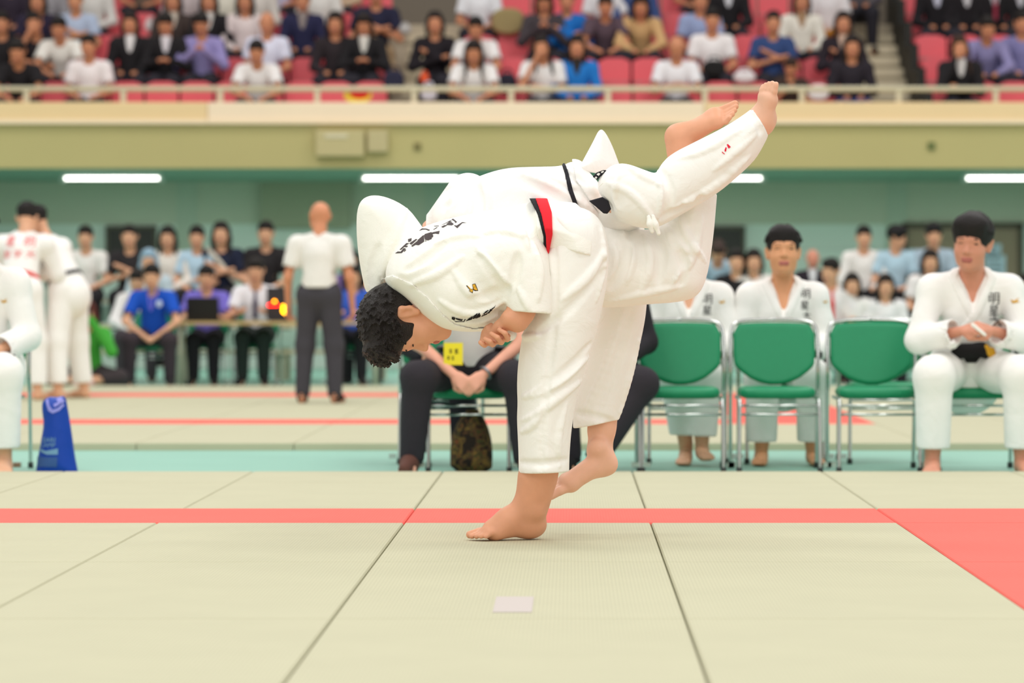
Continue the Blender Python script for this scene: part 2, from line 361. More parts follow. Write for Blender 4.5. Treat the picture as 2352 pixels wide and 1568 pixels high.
# tiers of the stand
ROWY = lambda k: 40.8 + .82 * (k - 1); ROWZ = lambda k: 2.813 + .36 * (k - 1)
for k in range(1, 7):
    y0 = ROWY(k) - .64 if k > 1 else BY + .2
    structure('floor_tier', MB().box((-26, y0, max(SZ + .21, ROWZ(k) - .7)), (26, ROWY(k) + .18 + (.6 if k == 6 else 0), ROWZ(k))).mesh('floor_tier'), M_CONC)
wb = structure('wall_upper', MB().box((-26, ROWY(6) + .5, 3), (26, ROWY(6) + .8, 9)).mesh('wall_upper'), mat('grey_upper_wall', (120, 112, 100), .8))
M_STEP = mat('stair_concrete', (206, 194, 168), .85, noise=.08, nscale=6); M_RISER_SHADE = mat('stair_riser_shade', (150, 138, 116), .9)
def stairs(x0, x1):
    s = thing('stairs_aisle', None, None); s['kind'] = 'structure'
    for k in range(1, 6):
        for j in (0, 1):
            y = ROWY(k) - .64 + j * .41 if k > 1 or j else BY + .75; z = ROWZ(k) + j * .18
            obj('step', MB().box((x0, y - .03, z - .2), (x1, y + .46, z + .012)).mesh('step'), M_STEP, s)
            obj('riser_shade_strip', MB().box((x0, y - .035, z - .17), (x1, y - .025, z - .10)).mesh('riser_shade_strip'), M_RISER_SHADE, s)  # shade line under each step edge, painted as a darker strip on the riser
stairs(-2.17, -1.43); stairs(3.58, 4.34); stairs(-7.4, -6.82)
pt = MB()
for k in range(1, 7): pt.box((4.36, ROWY(k) - .66, ROWZ(k) - .3), (4.46, ROWY(k) + .18, ROWZ(k) + .62))
tag(obj('stair_partition', pt.mesh('stair_partition'), mat('dark_partition_panel', (38, 38, 34), .6)), 'dark stepped partition beside the right-hand stand stairs', 'partition')
# ---- red seats of the stand
M_SEAT = mat('pink_red_seat_plastic', (232, 104, 112), .35, noise=.05); M_SEATB = mat('red_seat_pan_plastic', (222, 70, 82), .35); M_BRK = mat('grey_seat_bracket', (176, 130, 128), .6)
def rbox(w, h, t, v=.012, r=.03): return Field((-w / 2 - .02, -t - .02, -h / 2 - .02), (w / 2 + .02, t + .02, h / 2 + .02), v).add(Blob([(-w / 2, -h / 2), (w / 2, -h / 2), (w / 2, h / 2), (-w / 2, h / 2)], 0, t, r, smooth=2), 0)
back_me = MB(); back_pts = [(-.2, .44), (.2, .44), (.205, .62), (.2, .8), (-.2, .8), (-.205, .62)]
back_me.prism(chaikin(back_pts, 1), .10, .135); back_me = back_me.mesh('backrest')
pan_me = MB().box((-.2, -.30, .40), (.2, .10, .44)).box((-.2, -.31, .37), (.2, -.27, .43)).mesh('seat_pan')
brk_me = MB().box((-.17, .06, .33), (.17, .125, .50)).box((-.03, -.1, 0), (.03, .1, .40)).mesh('bracket')
NTH = 'first second third fourth fifth sixth seventh eighth ninth tenth eleventh twelfth'.split()
def seat_block(x0, x1, k, where):
    n = int((x1 - x0) / .437)
    for i in range(n):
        x = x0 + .22 + i * .437
        s = thing('stand_seat', f'pinkish red stand seat, {NTH[i]} from the left in the {where}', 'seat', (x, ROWY(k), ROWZ(k)), 0, where)
        obj('backrest', back_me, M_SEAT, s); obj('seat_pan', pan_me, M_SEATB, s); obj('bracket', brk_me, M_BRK, s)
ORD = {1: 'front row', 2: 'second row', 3: 'third row', 4: 'fourth row', 5: 'fifth row'}
for k in range(1, 6):
    seat_block(-6.78 if k > 2 else -7.1, -2.2, k, ORD[k] + ' of the left block')
    seat_block(-1.41, 3.55, k, ORD[k] + ' of the middle block')
    seat_block(4.48, 6.4, k, ORD[k] + ' of the right block')
# ---- ceiling tube lamps
M_TUBE = mat('lit_tube', (255, 252, 246), emit=3.5); M_HOUS = mat('white_lamp_housing', (225, 230, 225), .4)
for px, lab in ((258, 'lit white tube lamp under the balcony above the dark wall panel at far left'), (944, 'lit white tube lamp under the balcony above the thrown athlete\'s raised sleeve'),
                (1640, 'lit white tube lamp under the balcony half hidden behind the raised trouser leg'), (2328, 'lit white tube lamp under the balcony above the brown door')):
    c = P(px, 400, 41.0); t = thing('tube_lamp', lab, 'lamp', (c[0], 41.0, SZ), 0, 'tube lamps under the balcony')
    obj('housing', MB().box((-.62, -.06, -.035), (.62, .06, 0)).mesh('housing'), M_HOUS, t)
    obj('tube', MB().tube([(-.6, -.01, -.05), (.6, -.01, -.05)], .022, 10, 0).mesh('tube', True), M_TUBE, t)
    la = area('tube_light', (c[0], 41.0, SZ - .1), (1.2, .08), 22); la.parent = t; la.location = (0, 0, -.1)
    for sx in (-1, 1): obj('end_cap', MB().box((sx * .62 - .03, -.045, -.1), (sx * .62 + .03, .03, -.03)).mesh('end_cap'), M_HOUS, t)
# ---- boxes on the balcony face
def on_face(name, label, cat, x0, y0, x1, y1, t, m, Y=BY):
    a, b = P(x0, y1, Y), P(x1, y0, Y); o = obj(name, MB().box((a[0], Y - t, a[2]), (b[0], Y + .01, b[2])).mesh(name), m)
    bevel(o, min(.012, t * .4)); return tag(o, label, cat)
c1 = on_face('wall_cabinet', 'wide beige loudspeaker cabinet mounted on the olive balcony front', 'cabinet', 727, 300, 838, 360, .12, mat('beige_cabinet_paint', (196, 182, 134), .6))
obj('cabinet_plate', MB().box((P(748, 0, BY)[0], BY - .128, P(0, 318, BY)[2]), (P(800, 0, BY)[0], BY - .119, P(0, 308, BY)[2])).mesh('cabinet_plate'), mat('pale_plate', (214, 204, 172), .6), c1)
on_face('wall_box', 'small beige junction box beside the wide cabinet on the balcony front', 'box', 845, 300, 892, 350, .1, mat('beige_box_paint', (194, 180, 136), .6))
on_face('wall_socket', 'tiny dark socket on the balcony front right of the boxes', 'socket', 951, 328, 967, 345, .03, mat('dark_olive', (128, 118, 74), .6))
on_face('wall_socket', 'tiny dark green socket on the balcony front near the right edge', 'socket', 2130, 326, 2148, 344, .03, mat('green_socket', (110, 118, 70), .6))
# ---- things on the back wall
M_DARK = mat('charcoal_panel', (58, 54, 52), .5); M_FRM = mat('brown_frame', (92, 86, 74), .6)
def board(label, x0, y0, x1, y1):
    a, b = P(x0, y1, WY), P(x1, y0, WY); t = thing('wall_panel', label, 'panel', ((a[0] + b[0]) / 2, WY, a[2]))
    w, h = (b[0] - a[0]) / 2, b[2] - a[2]; obj('panel', MB().box((-w, -.05, 0), (w, -.005, h)).mesh('panel'), M_DARK, t)
    fr = [((-w - .03, -.07, -.03), (w + .03, -.002, .012)), ((-w - .03, -.07, h - .012), (w + .03, -.002, h + .03)), ((-w - .03, -.07, 0), (-w + .01, -.002, h)), ((w - .01, -.07, 0), (w + .03, -.002, h))]
    for l, h2 in fr: obj('frame_bar', MB().box(l, h2).mesh('frame_bar'), M_FRM, t)
board('dark charcoal framed wall panel behind the seated onlookers at left', 249, 524, 355, 592)
board('dark charcoal framed wall panel behind the seated athletes at right', 1634, 524, 1706, 640)
a, b = P(601, 525, WY), P(806, 412, WY)
structure('wall_shutter_box', MB().box((a[0], WY - .16, a[2]), (b[0], WY - .02, b[2])).mesh('wall_shutter_box'), mat('olive_green_metal', (162, 166, 142), .6), wall)
# double door with posted notices
a, b = P(2075, 515, WY), P(2345, 515, WY); dw = b[0] - a[0]; dh = a[2] - FLOOR
door = thing('door_1', None, None, (a[0], WY, FLOOR)); door['kind'] = 'structure'
M_DOOR = mat('taupe_door_paint', (150, 134, 112), .5, noise=.04); M_DFR = mat('dark_door_frame', (84, 78, 64), .5)
for i in (0, 1): obj('door_leaf', MB().box((.05 + i * (dw / 2 - .02), -.04, .01), (dw / 2 - .01 + i * (dw / 2 - .04), -.005, dh - .05)).mesh('door_leaf'), M_DOOR, door)
for l, h2 in (((-.02, -.08, 0), (.05, 0, dh)), ((dw - .05, -.08, 0), (dw + .02, 0, dh)), ((-.02, -.08, dh - .06), (dw + .02, 0, dh + .02))): obj('door_frame', MB().box(l, h2).mesh('door_frame'), M_DFR, door)
M_INK = mat('grey_print', (120, 135, 150), .8)
for lab, x0, y0, x1, y1 in (('pale blue notice sheet with printed lines on the left leaf of the brown door', 2082, 572, 2128, 640), ('upper pale blue notice sheet beside the right athlete\'s ear on the door', 2258, 560, 2300, 590), ('lower pale blue notice sheet with printed lines above the right athlete\'s shoulder', 2262, 586, 2310, 650)):
    a, b = P(x0, y1, WY - .05), P(x1, y0, WY - .05); t = thing('notice_sheet', lab, 'notice', (a[0], WY - .042, a[2]))
    w, h = b[0] - a[0], b[2] - a[2]; obj('paper', MB().box((0, -.004, 0), (w, 0, h)).mesh('paper'), mat('pale_blue_paper', (196, 218, 232), .8), t)
    pr = MB()
    for j in range(4): pr.box((w * .15, -.006, h * (.2 + .17 * j)), (w * (.85 - .1 * (j % 2)), -.0035, h * (.26 + .17 * j)))
    tag(obj('printed_lines', pr.mesh('printed_lines'), M_INK, t), kind='stuff')
# ================================================================== people: shared anatomy
def frame(fwd, up):
    """rows: right, forward, up"""
    f, u = norm(fwd), np.asarray(up, float); r = norm(np.cross(f, u)); return np.array([r, f, np.cross(r, f)])
def head_prims(c, R, s=1., neck=None, nr=.052):
    c = np.asarray(c, float); L = lambda x, f, z: c + s * (x * R[0] + f * R[1] + z * R[2])
    E = lambda p, r: Ell(L(*p), np.array(r) * s, R)
    add = [E((0, -.012, .03), (.076, .095, .083)), E((0, .03, -.045), (.058, .056, .07)), Cone(L(-.03, .03, -.075), L(.03, .03, -.075), .03 * s), E((0, .066, -.095), (.024, .02, .02)),
           E((.036, .048, -.03), (.03, .03, .03)), E((-.036, .048, -.03), (.03, .03, .03)), Cone(L(-.034, .07, .026), L(.034, .07, .026), .017 * s)]
    fine = [Cone(L(0, .08, .01), L(0, .098, -.026), .008 * s, .0115 * s), E((.012, .09, -.031), (.009, .011, .008)), E((-.012, .09, -.031), (.009, .011, .008)),
            Cone(L(-.017, .083, -.058), L(.017, .083, -.058), .0075 * s), Cone(L(-.014, .083, -.071), L(.014, .083, -.071), .0085 * s)]
    ears = []
    for x in (-1, 1):
        ears += [Cone(L(x * .078, -.012, .022), L(x * .084, -.026, .012), .010 * s), Cone(L(x * .084, -.026, .012), L(x * .082, -.022, -.012), .009 * s), Cone(L(x * .082, -.022, -.012), L(x * .076, -.008, -.032), .008 * s), Cone(L(x * .074, -.008, .018), L(x * .074, -.006, -.028), .009 * s)]
    cuts = [E((x * .094, -.010, -.004), (.013, .011, .018)) for x in (-1, 1)] + [E((.031, .1, .008), (.017, .02, .009)), E((-.031, .1, .008), (.017, .02, .009)), Cone(L(-.02, .1, -.0645), L(.02, .1, -.0645), .003 * s)]
    nk = [Cone(L(0, -.025, -.02), neck, nr * s, (nr + .008) * s)] if neck is not None else []
    return add + nk, fine + ears, cuts
def put_head(fld, c, R, s=1., neck=None, nr=.052, fine=True):
    a, f, cu = head_prims(c, R, s, neck, nr); fld.add(a, .03 * s)
    fld.add(f, .008 * s)
    if fine: fld.cut(cu, .008 * s)
    return fld
def finger(pts, r0, r1): return [Cone(pts[i], pts[i + 1], r0 + (r1 - r0) * i / (len(pts) - 1), r0 + (r1 - r0) * (i + 1) / (len(pts) - 1)) for i in range(len(pts) - 1)]
def hand_prims(w, d, pn, side=1, curl=.6, s=1.):
    """hand at wrist w pointing along d, palm facing pn; side=+1 thumb on cross(d,pn)"""
    d = norm(d); pn = norm(np.asarray(pn) - np.dot(pn, d) * d); t = np.cross(d, pn) * side; w = np.asarray(w, float); out = []
    L = lambda a, b, c: w + s * (a * d + b * t + c * pn)
    out += [Cone(L(-.01, 0, 0), L(.03, 0, 0), .024 * s, .028 * s, (pn, 1.5))]
    for b in (-.03, -.01, .01, .03): out.append(Cone(L(.02, b * .6, 0), L(.08, b, 0), .018 * s, .0125 * s))
    for b, l in ((-.031, .055), (-.0105, .07), (.0105, .075), (.031, .066)):
        p = L(.082, b, 0); ang = 0; pts = [p]
        for seg, k in ((.45, 1), (.32, 1.1), (.23, .7)):
            ang += curl * k; p = p + s * l * seg * 1.15 * (math.cos(ang) * d + math.sin(ang) * pn); pts.append(p)
        out += finger(pts, .0095 * s, .0072 * s)
    out += finger([L(.018, .026, .004), L(.045, .05, .012 + .01 * curl), L(.068, .054 - .012 * curl, .02 + .02 * curl), L(.088, .05 - .03 * curl, .026 + .025 * curl)], .0135 * s, .009 * s)
    return out
def foot_prims(heel, toe, up, inner, s=1., bare=True):
    """foot from heel to toe tip on a sole plane whose normal is up; inner = big-toe side direction"""
    heel, toe = np.asarray(heel, float), np.asarray(toe, float); f = norm(toe - heel); up = norm(np.asarray(up) - np.dot(up, f) * f); i = norm(np.asarray(inner) - np.dot(inner, f) * f); i = norm(i - np.dot(i, up) * up)
    l = np.linalg.norm(toe - heel); q = l / .26; L = lambda a, b, c: heel + a * l * f + (b * i + c * up) * q
    out = [Cone(L(.09, 0, .03), L(.2, 0, .035), .032 * q, .034 * q), Cone(L(.15, 0, .05), L(.68, .006, .028), .036 * q, .027 * q), Cone(L(.3, .012, .05), L(.66, .02, .026), .03 * q, .025 * q),
           Cone(L(.2, -.012, .028), L(.66, -.026, .02), .026 * q, .02 * q), Cone(L(.12, 0, .035), L(.16, 0, .1), .032 * q, .036 * q), Cone(L(.64, .022, .022), L(.66, -.026, .018), .019 * q, .016 * q)]
    toes = []
    for b, e, r in ((.03, .96, .0135), (.008, .965, .0095), (-.011, .93, .009), (-.027, .89, .0085), (-.041, .84, .008)):
        toes += [Cone(L(.7, b * .9, .02), L((.7 + e) / 2, b, .021), r * 1.25 * q, r * 1.1 * q), Cone(L((.7 + e) / 2, b, .021), L(e, b * 1.02, r * 1.05 + .001), r * 1.1 * q, r * q)]
    return out, toes
# ================================================================== the throw (both athletes are modelled at the spot on the mat where they stand)
Y0 = 11.63; U = Y0 / F                            # metres per photo px at the standing foot
def hp(px, py, dy=0.): return P(px, py, Y0 + dy)
def hx(pts, dy=0.): return to_xz(pts, Y0 + dy)
def blob(pts, dy, T, R, g=(0, 0), smooth=2): return Blob(hx(pts, dy), Y0 + dy, T, R * U, g, smooth)
def hc(pts, k=None):                              # chain of tapered limbs from (px, py, dy, radius px)
    return [Cone(hp(*a[:3]), hp(*b[:3]), a[3] * U, b[3] * U) for a, b in zip(pts[:-1], pts[1:])]
def near_y(fld, p):
    i = np.clip(np.round((p - fld.lo) / fld.v).astype(int), 0, fld.n - 1); col = fld.a[i[0], :, i[2]]; j = np.argmax(col < 0)
    return fld.lo[1] + fld.v * (j - (0 if j == 0 else col[j] / (col[j] - col[j - 1]))) if col[j] < 0 else None
def along(pts, n=7):
    q = chaikin([(float(a), float(b)) for a, b in pts], 2, False); d = np.r_[0, np.cumsum(np.linalg.norm(np.diff(q, axis=0), axis=1))]
    t = np.linspace(0, d[-1], n * (len(pts) - 1)); return np.stack([np.interp(t, d, q[:, 0]), np.interp(t, d, q[:, 1])], 1)
def crease(fld, pts, r, Y, ridge=True, k=.010, sink=.3):
    """a tapering fold (or groove) following the near surface of a cloth along photo-px points"""
    q = along(pts); n = len(q); ch = []
    for i, (x, y) in enumerate(q):
        p = P(x, y, Y); w = near_y(fld, p)
        if w is None: ch.append(None); continue
        p = P(x, y, w); w = near_y(fld, p); rr = r * U * (.25 + .75 * math.sin(math.pi * (i + .5) / n)); ch.append((np.array((p[0], (w or p[1]) + (rr * sink if ridge else -rr * .35), p[2])), rr))
    pr = [Cone(a[0], b[0], a[1], b[1]) for a, b in zip(ch[:-1], ch[1:]) if a and b and abs(a[0][1] - b[0][1]) < .05]
    fld.add(pr, k) if ridge else fld.cut(pr, k)
GI1, GI2 = gi_mat('cream_white_judo_cloth', (250, 248, 240)), gi_mat('white_judo_cloth', (251, 249, 246))
GIP = gi_mat('white_trouser_cotton', (250, 248, 243), 700., .12)
M_HAIR = mat('black_brown_hair', (30, 21, 18), .42, noise=.4, nscale=120, bump=1., bscale=260, spec=.5)
VX = .0048
# ---------------------------------------------------------------- thrower
tori = thing('person', 'athlete in white judo suit with red sash bending forward on one leg mid-throw', 'person', hp(1200, 1240))
tori.location[2] = 0
INV = Matrix.Translation(-Vector(tori.location))
def put(name, fld, m, parent, smooth=1):
    me = fld if isinstance(fld, bpy.types.Mesh) else fld.mesh(name, smooth); o = obj(name, me, m, parent)
    root = parent
    while root.parent: root = root.parent
    if parent is root: o.matrix_local = Matrix.Translation(-Vector(root.location))
    return o
hu, hf = norm((-.965, 0, -.26)), norm((.26, 0, -.965)); HR = frame(hf + np.array((0, -.10, 0)), hu + np.array((0, -.05, 0)))
HS = 1.17; HC = hp(938, 733, -.02)
B = Field(hp(780, 1260, -.32), hp(1710, 220, .42), VX)
put_head(B, HC, HR, HS, hp(1010, 690, 0), .056)
B.add([Cone(hp(1020, 670, 0), hp(1220, 575, .0), .075, .08), Cone(hp(1040, 630, -.06), hp(1060, 630, .1), .05)], .04)       # trunk under the jacket
# standing leg
B.add(hc([(1310, 580, -.03, 58), (1285, 800, -.035, 46), (1262, 900, -.03, 40), (1248, 1000, -.03, 38), (1243, 1062, -.02, 36), (1234, 1100, -.015, 39), (1226, 1140, -.005, 34), (1222, 1168, 0, 31)]), .04)
heel, toe = hp(1247, 1212, .06), hp(1080, 1236, -.04); heel[2] = .018; toe[2] = .004
f1, t1 = foot_prims(heel, toe, (-.05, 0, 1), (-.1, 1, 0)); B.add(f1, .025); B.add(t1, .005)
B.add(hc([(1214, 1160, 0, 30), (1165, 1196, -.01, 26), (1130, 1216, -.02, 18)]), .03)
B.add([Cone(hp(1222, 1165, .01), hp(1215, 1200, .02), 30 * U, 34 * U), Ell(hp(1232, 1172, -.035), (.016, .012, .018))], .03)
# raised leg: thigh back to the knee, shank up to the bare foot
B.add(hc([(1325, 600, .0, 38), (1400, 612, .13, 32), (1460, 614, .15, 42), (1560, 612, .16, 44), (1580, 500, .16, 38), (1572, 400, .16, 31), (1564, 345, .16, 29)]), .04)
f2, t2 = foot_prims(hp(1532, 300, .15), hp(1696, 240, .13), (.30, .62, -.72), (.1, .7, .7), 1); B.add(f2, .025); B.add(t2, .005)
B.add(hc([(1562, 350, .16, 29), (1556, 318, .155, 29)]), .02)
# near arm: elbow at the sleeve, forearm folded back, fist gripping
B.add(hc([(1190, 570, -.1, 30), (1216, 660, -.16, 32), (1196, 715, -.18, 29), (1188, 738, -.19, 24)]), .03)
B.add(hc([(1188, 738, -.19, 23), (1172, 732, -.2, 20), (1150, 750, -.18, 15), (1134, 764, -.16, 15)]), .012)
for ch in ([(1120, 752, -.16), (1130, 774, -.17), (1166, 779, -.19), (1160, 765, -.225), (1146, 757, -.215)],
           [(1118, 756, -.155), (1128, 782, -.17), (1152, 786, -.19), (1143, 775, -.225), (1128, 766, -.21)],
           [(1114, 760, -.15), (1118, 785, -.165), (1132, 791, -.185), (1126, 784, -.215), (1114, 778, -.205)],
           [(1112, 764, -.14), (1108, 784, -.155), (1113, 792, -.17), (1109, 790, -.19), (1103, 786, -.19)]):
    B.add(finger([hp(*q) for q in ch], 7.2 * U, 5.6 * U), .004)
B.add(finger([hp(1128, 750, -.15), hp(1148, 762, -.16), hp(1166, 772, -.17)], 9 * U, 7 * U), .005)
# far arm inside its sleeve
B.add(hc([(960, 610, .08, 40), (905, 550, .12, 34), (875, 510, .13, 32), (858, 580, .13, 28), (858, 650, .12, 24)]), .03)
body1 = put('body', B, skin((222, 160, 126)), tori)
# jacket
J = Field(hp(800, 800, -.36), hp(1420, 430, .34), VX)
J.add(blob([(888, 652), (885, 610), (925, 548), (975, 516), (1080, 489), (1160, 475), (1222, 462), (1262, 468), (1290, 500), (1296, 560), (1275, 640), (1215, 690), (1160, 738), (1115, 757), (1060, 758), (1010, 748), (968, 716), (930, 680)], .0, .20, 105, (0, .25)), 0)
J.add(blob([(845, 690), (827, 610), (819, 530), (822, 470), (845, 448), (885, 450), (935, 475), (962, 510), (985, 545), (960, 590), (920, 620), (888, 660), (872, 690)], .13, .085, 62, (.25, 0)), .03)
J.add(blob([(1075, 570), (1120, 535), (1180, 522), (1230, 546), (1258, 592), (1266, 650), (1270, 740), (1235, 762), (1190, 752), (1163, 705), (1160, 668), (1125, 668), (1080, 640)], -.17, .082, 60, (0, .12)), .035)
J.plane(hp(1215, 717, -.17), (-.07, .0, -1), reach=.11); J.cut([Cone(hp(1218, 690, -.175), hp(1214, 750, -.175), 36 * U, 46 * U)], .006)
J.plane(hp(858, 672, .12), (-.1, 0, -1), reach=.1)
# folds
for pts, r in (([(1175, 650), (1130, 622), (1098, 570)], 11), ([(1158, 668), (1110, 690), (1070, 668), (1040, 620)], 10), ([(1160, 690), (1100, 722), (1050, 715), (1010, 690)], 8), ([(1062, 590), (1010, 630), (945, 652)], 9), ([(1225, 560), (1240, 620), (1235, 690)], 10), ([(935, 480), (915, 520), (880, 600), (870, 660)], 8),
               ([(1105, 540), (1150, 530), (1205, 545)], 9), ([(1000, 560), (1060, 540), (1110, 545)], 7), ([(1190, 660), (1205, 690), (1215, 712)], 6), ([(1180, 490), (1200, 530), (1215, 575)], 6)): crease(J, pts, r, Y0)
for pts, r in (([(1168, 662), (1130, 680), (1085, 688)], 9), ([(1150, 655), (1120, 620), (1100, 590)], 6), ([(1190, 585), (1186, 620), (1178, 655)], 7), ([(858, 668), (852, 620), (870, 565)], 5), ([(1158, 705), (1105, 738), (1060, 735)], 6), ([(1020, 560), (970, 600), (930, 620)], 5)): crease(J, pts, r, Y0, False, .02)
J.cut([Cone(hp(905, 690, 0), hp(990, 705, 0), .064, .062)], .01)       # neck opening
jacket1 = put('jacket', J, GI1, tori)
# collar band round the neck opening
cb = []
for a in range(0, 361, 20):
    t = math.radians(a); c = hp(946 + 56 * math.cos(t) + 3 * math.sin(t), 698 + 46 * math.cos(t) - 4 * math.sin(t), .095 * -math.sin(t)); cb.append(c)
ax = norm(hp(905, 735) - hp(985, 660))
CB = Field(*span([Cone(c, c, .03) for c in cb]), VX); CB.add([Cone(cb[i], cb[i + 1], .016, .016, (ax, .7)) for i in range(len(cb) - 1)], .012)
lap = [(1000, 738, -.075), (1045, 752, -.085), (1090, 757, -.08), (1135, 748, -.07)]
put('lapel', J.band(hx([(872, 640), (905, 632), (950, 650), (990, 684), (1022, 722), (1048, 744), (1088, 754), (1125, 752), (1150, 748), (1150, 790), (1000, 790), (960, 740), (900, 690)]), .006), GI1, tori)
# trousers
T = Field(hp(1170, 1110, -.3), hp(1660, 430, .36), VX)
T.add(blob([(1255, 470), (1340, 474), (1382, 505), (1399, 560), (1396, 640), (1384, 705), (1364, 782), (1344, 850), (1322, 922), (1312, 990), (1307, 1060), (1308, 1140), (1250, 1160), (1192, 1140), (1191, 1050), (1189, 1000), (1187, 960), (1189, 925), (1187, 885), (1190, 830), (1200, 770), (1212, 720), (1230, 640), (1245, 560)], -.03, .135, 82, (0, -.05)), 0)
T.add(blob([(1330, 520), (1400, 515), (1470, 530), (1525, 520), (1540, 470), (1560, 430), (1650, 405), (1645, 470), (1638, 550), (1624, 640), (1602, 682), (1560, 694), (1480, 699), (1400, 708), (1355, 700), (1330, 620)], .15, .12, 84, (-.02, 0)), .05)
T.plane(hp(1250, 1083, 0), (.03, 0, -1), reach=.2); T.plane(hp(1600, 443, .16), (.05, 0, 1), reach=.15); T.cut([Cone(hp(1250, 1040, -.01), hp(1250, 1120, -.01), 40 * U, 48 * U), Cone(hp(1590, 480, .155), hp(1590, 400, .155), 38 * U, 48 * U)], .006)
for pts, r in (([(1240, 770), (1212, 775), (1196, 768)], 7), ([(1350, 820), (1300, 862), (1240, 900), (1200, 912)], 12), ([(1340, 870), (1280, 915), (1230, 955), (1196, 965)], 9), ([(1388, 575), (1350, 640), (1290, 690)], 11), ([(1380, 520), (1390, 600), (1370, 690)], 8), ([(1430, 530), (1458, 580), (1440, 650)], 9), ([(1480, 540), (1500, 600), (1470, 680)], 10), ([(1530, 520), (1560, 580), (1600, 570)], 10),
               ([(1545, 650), (1590, 600), (1612, 500)], 10), ([(1400, 690), (1480, 672), (1570, 655)], 9), ([(1250, 950), (1215, 985), (1195, 992)], 7), ([(1300, 930), (1280, 1000), (1285, 1070)], 8), ([(1560, 480), (1575, 540), (1620, 600)], 8), ([(1410, 560), (1420, 600), (1400, 640)], 7)): crease(T, pts, r, Y0)
for pts, r in (([(1355, 790), (1310, 850), (1225, 905)], 7), ([(1505, 535), (1522, 580), (1512, 645)], 8), ([(1445, 530), (1438, 610), (1405, 660)], 6), ([(1275, 575), (1277, 700), (1268, 800), (1254, 900), (1247, 980), (1243, 1080)], 2), ([(1196, 1062), (1250, 1066), (1303, 1056)], 2), ([(1540, 540), (1580, 620), (1560, 660)], 6), ([(1390, 620), (1300, 720), (1240, 760)], 5)): crease(T, pts, r, Y0, False, .02)
trousers1 = put('trousers', T, GIP, tori)
# seam down the standing leg and the stitched hems
seam = [(1275, 580), (1277, 700), (1268, 800), (1254, 900), (1247, 980), (1243, 1080)]
W = Field.__new__(Field); W.lo, W.v, W.n, W.a = T.lo, T.v, T.n, T.a
# jacket skirt over the hips, belt and sash: layers laid right round the waist
S = Field(hp(1190, 640, -.34), hp(1400, 440, .34), .004)
S.add([blob([(1222, 462), (1262, 468), (1340, 474), (1382, 505), (1399, 560), (1396, 640), (1384, 705), (1230, 705), (1255, 640), (1262, 580), (1200, 600), (1160, 560), (1160, 475)], -.015, .168, 95, (0, .1))], 0)
skirt = S.band(hx([(1225, 440), (1300, 440), (1345, 492), (1366, 512), (1356, 588), (1330, 582), (1300, 574), (1240, 570)]), .012)
obj_sk = put('jacket_skirt', skirt, GI1, tori)
belt = S.band(hx([(1208, 440), (1234, 440), (1252, 490), (1262, 540), (1261, 600), (1250, 600), (1249, 545), (1236, 495)]), .018)
put('black_belt', belt, mat('black_belt_cotton', (28, 26, 30), .8), tori)
sash = S.band(hx([(1224, 440), (1252, 440), (1268, 490), (1270, 540), (1262, 580), (1256, 600), (1255, 545), (1244, 495)]), .023)
tag(put('red_sash', sash, mat('red_sash_cloth', (232, 34, 48), .8), tori), 'red sash worn over the black belt')
# hair: skull cap plus tufts
random.seed(4)
def hl(x, f, z): return HC + HS * (x * HR[0] + f * HR[1] + z * HR[2])
HF = Field(*span([Ell(hl(0, -.01, .04), .17)]), .0036)
HF.add([Ell(hl(0, -.012, .042), np.array((.088, .112, .106)) * HS, HR), Ell(hl(0, .05, .098), np.array((.07, .06, .055)) * HS, HR)], .03)
for i in range(1500):
    u, ph = random.uniform(-.15, 1), random.uniform(0, 6.283); q = math.sqrt(max(0, 1 - u * u)); d = np.array((q * math.cos(ph), q * math.sin(ph), u))
    if d[1] > .75 and d[2] < .35: continue
    p = np.array((.086, .108, .104)) * d + np.array((0, -.012, .042)); e = p + d * random.uniform(.005, .02) + np.array((random.uniform(-.01, .01), .012, random.uniform(-.012, .006)))
    HF.add(Cone(hl(*p), hl(*e), .0065 * HS, .001), .004)
for i in range(420):
    u, ph = random.uniform(-.1, 1), random.uniform(0, 6.283); q = math.sqrt(max(0, 1 - u * u)); d = np.array((q * math.cos(ph), abs(q * math.sin(ph)), u))
    p = np.array((.069, .059, .054)) * d + np.array((0, .05, .098)); e = p + d * random.uniform(.004, .014) + np.array((random.uniform(-.01, .01), .008, random.uniform(-.012, .004)))
    HF.add(Cone(hl(*p), hl(*e), .0065 * HS, .001), .004)
for i in range(60):                                                    # fringe hanging off the forehead
    x = random.uniform(-.06, .06); HF.add(Cone(hl(x, .075, .105), hl(x + random.uniform(-.01, .01), random.uniform(.095, .118), random.uniform(.05, .075)), .012, .0018), .006)
HF.cut([Ell(hl(0, .105, -.035), np.array((.09, .062, .083)) * HS, HR), Ell(hl(.1, -.005, -.02), np.array((.05, .034, .05)) * HS, HR), Ell(hl(-.1, -.005, -.02), np.array((.05, .034, .05)) * HS, HR)], .012)
HF.plane(hl(0, 0, -.05), -HR[2])
put('hair', HF, M_HAIR, tori)
LIP, BROW = mat('lip', (176, 98, 84), .5), mat('brow_hair', (38, 28, 24), .7)
for x in (-1, 1):
    put('eyebrow', sdf_mesh('eyebrow', [Cone(hl(x * .016, .092, .03), hl(x * .045, .078, .032), .0042, .003)], .0025), BROW, tori)
    put('eye', sdf_mesh('eye', [Cone(hl(x * .018, .085, .007), hl(x * .050, .070, .004), .0034, .003)], .0025), mat('closed_eyelash', (50, 34, 28), .6), tori)
put('lips', sdf_mesh('lips', [Cone(hl(-.017, .0865, -.059), hl(.017, .0865, -.059), .006, .006), Cone(hl(-.013, .0865, -.071), hl(.013, .0865, -.071), .007, .007)], .003), LIP, tori)
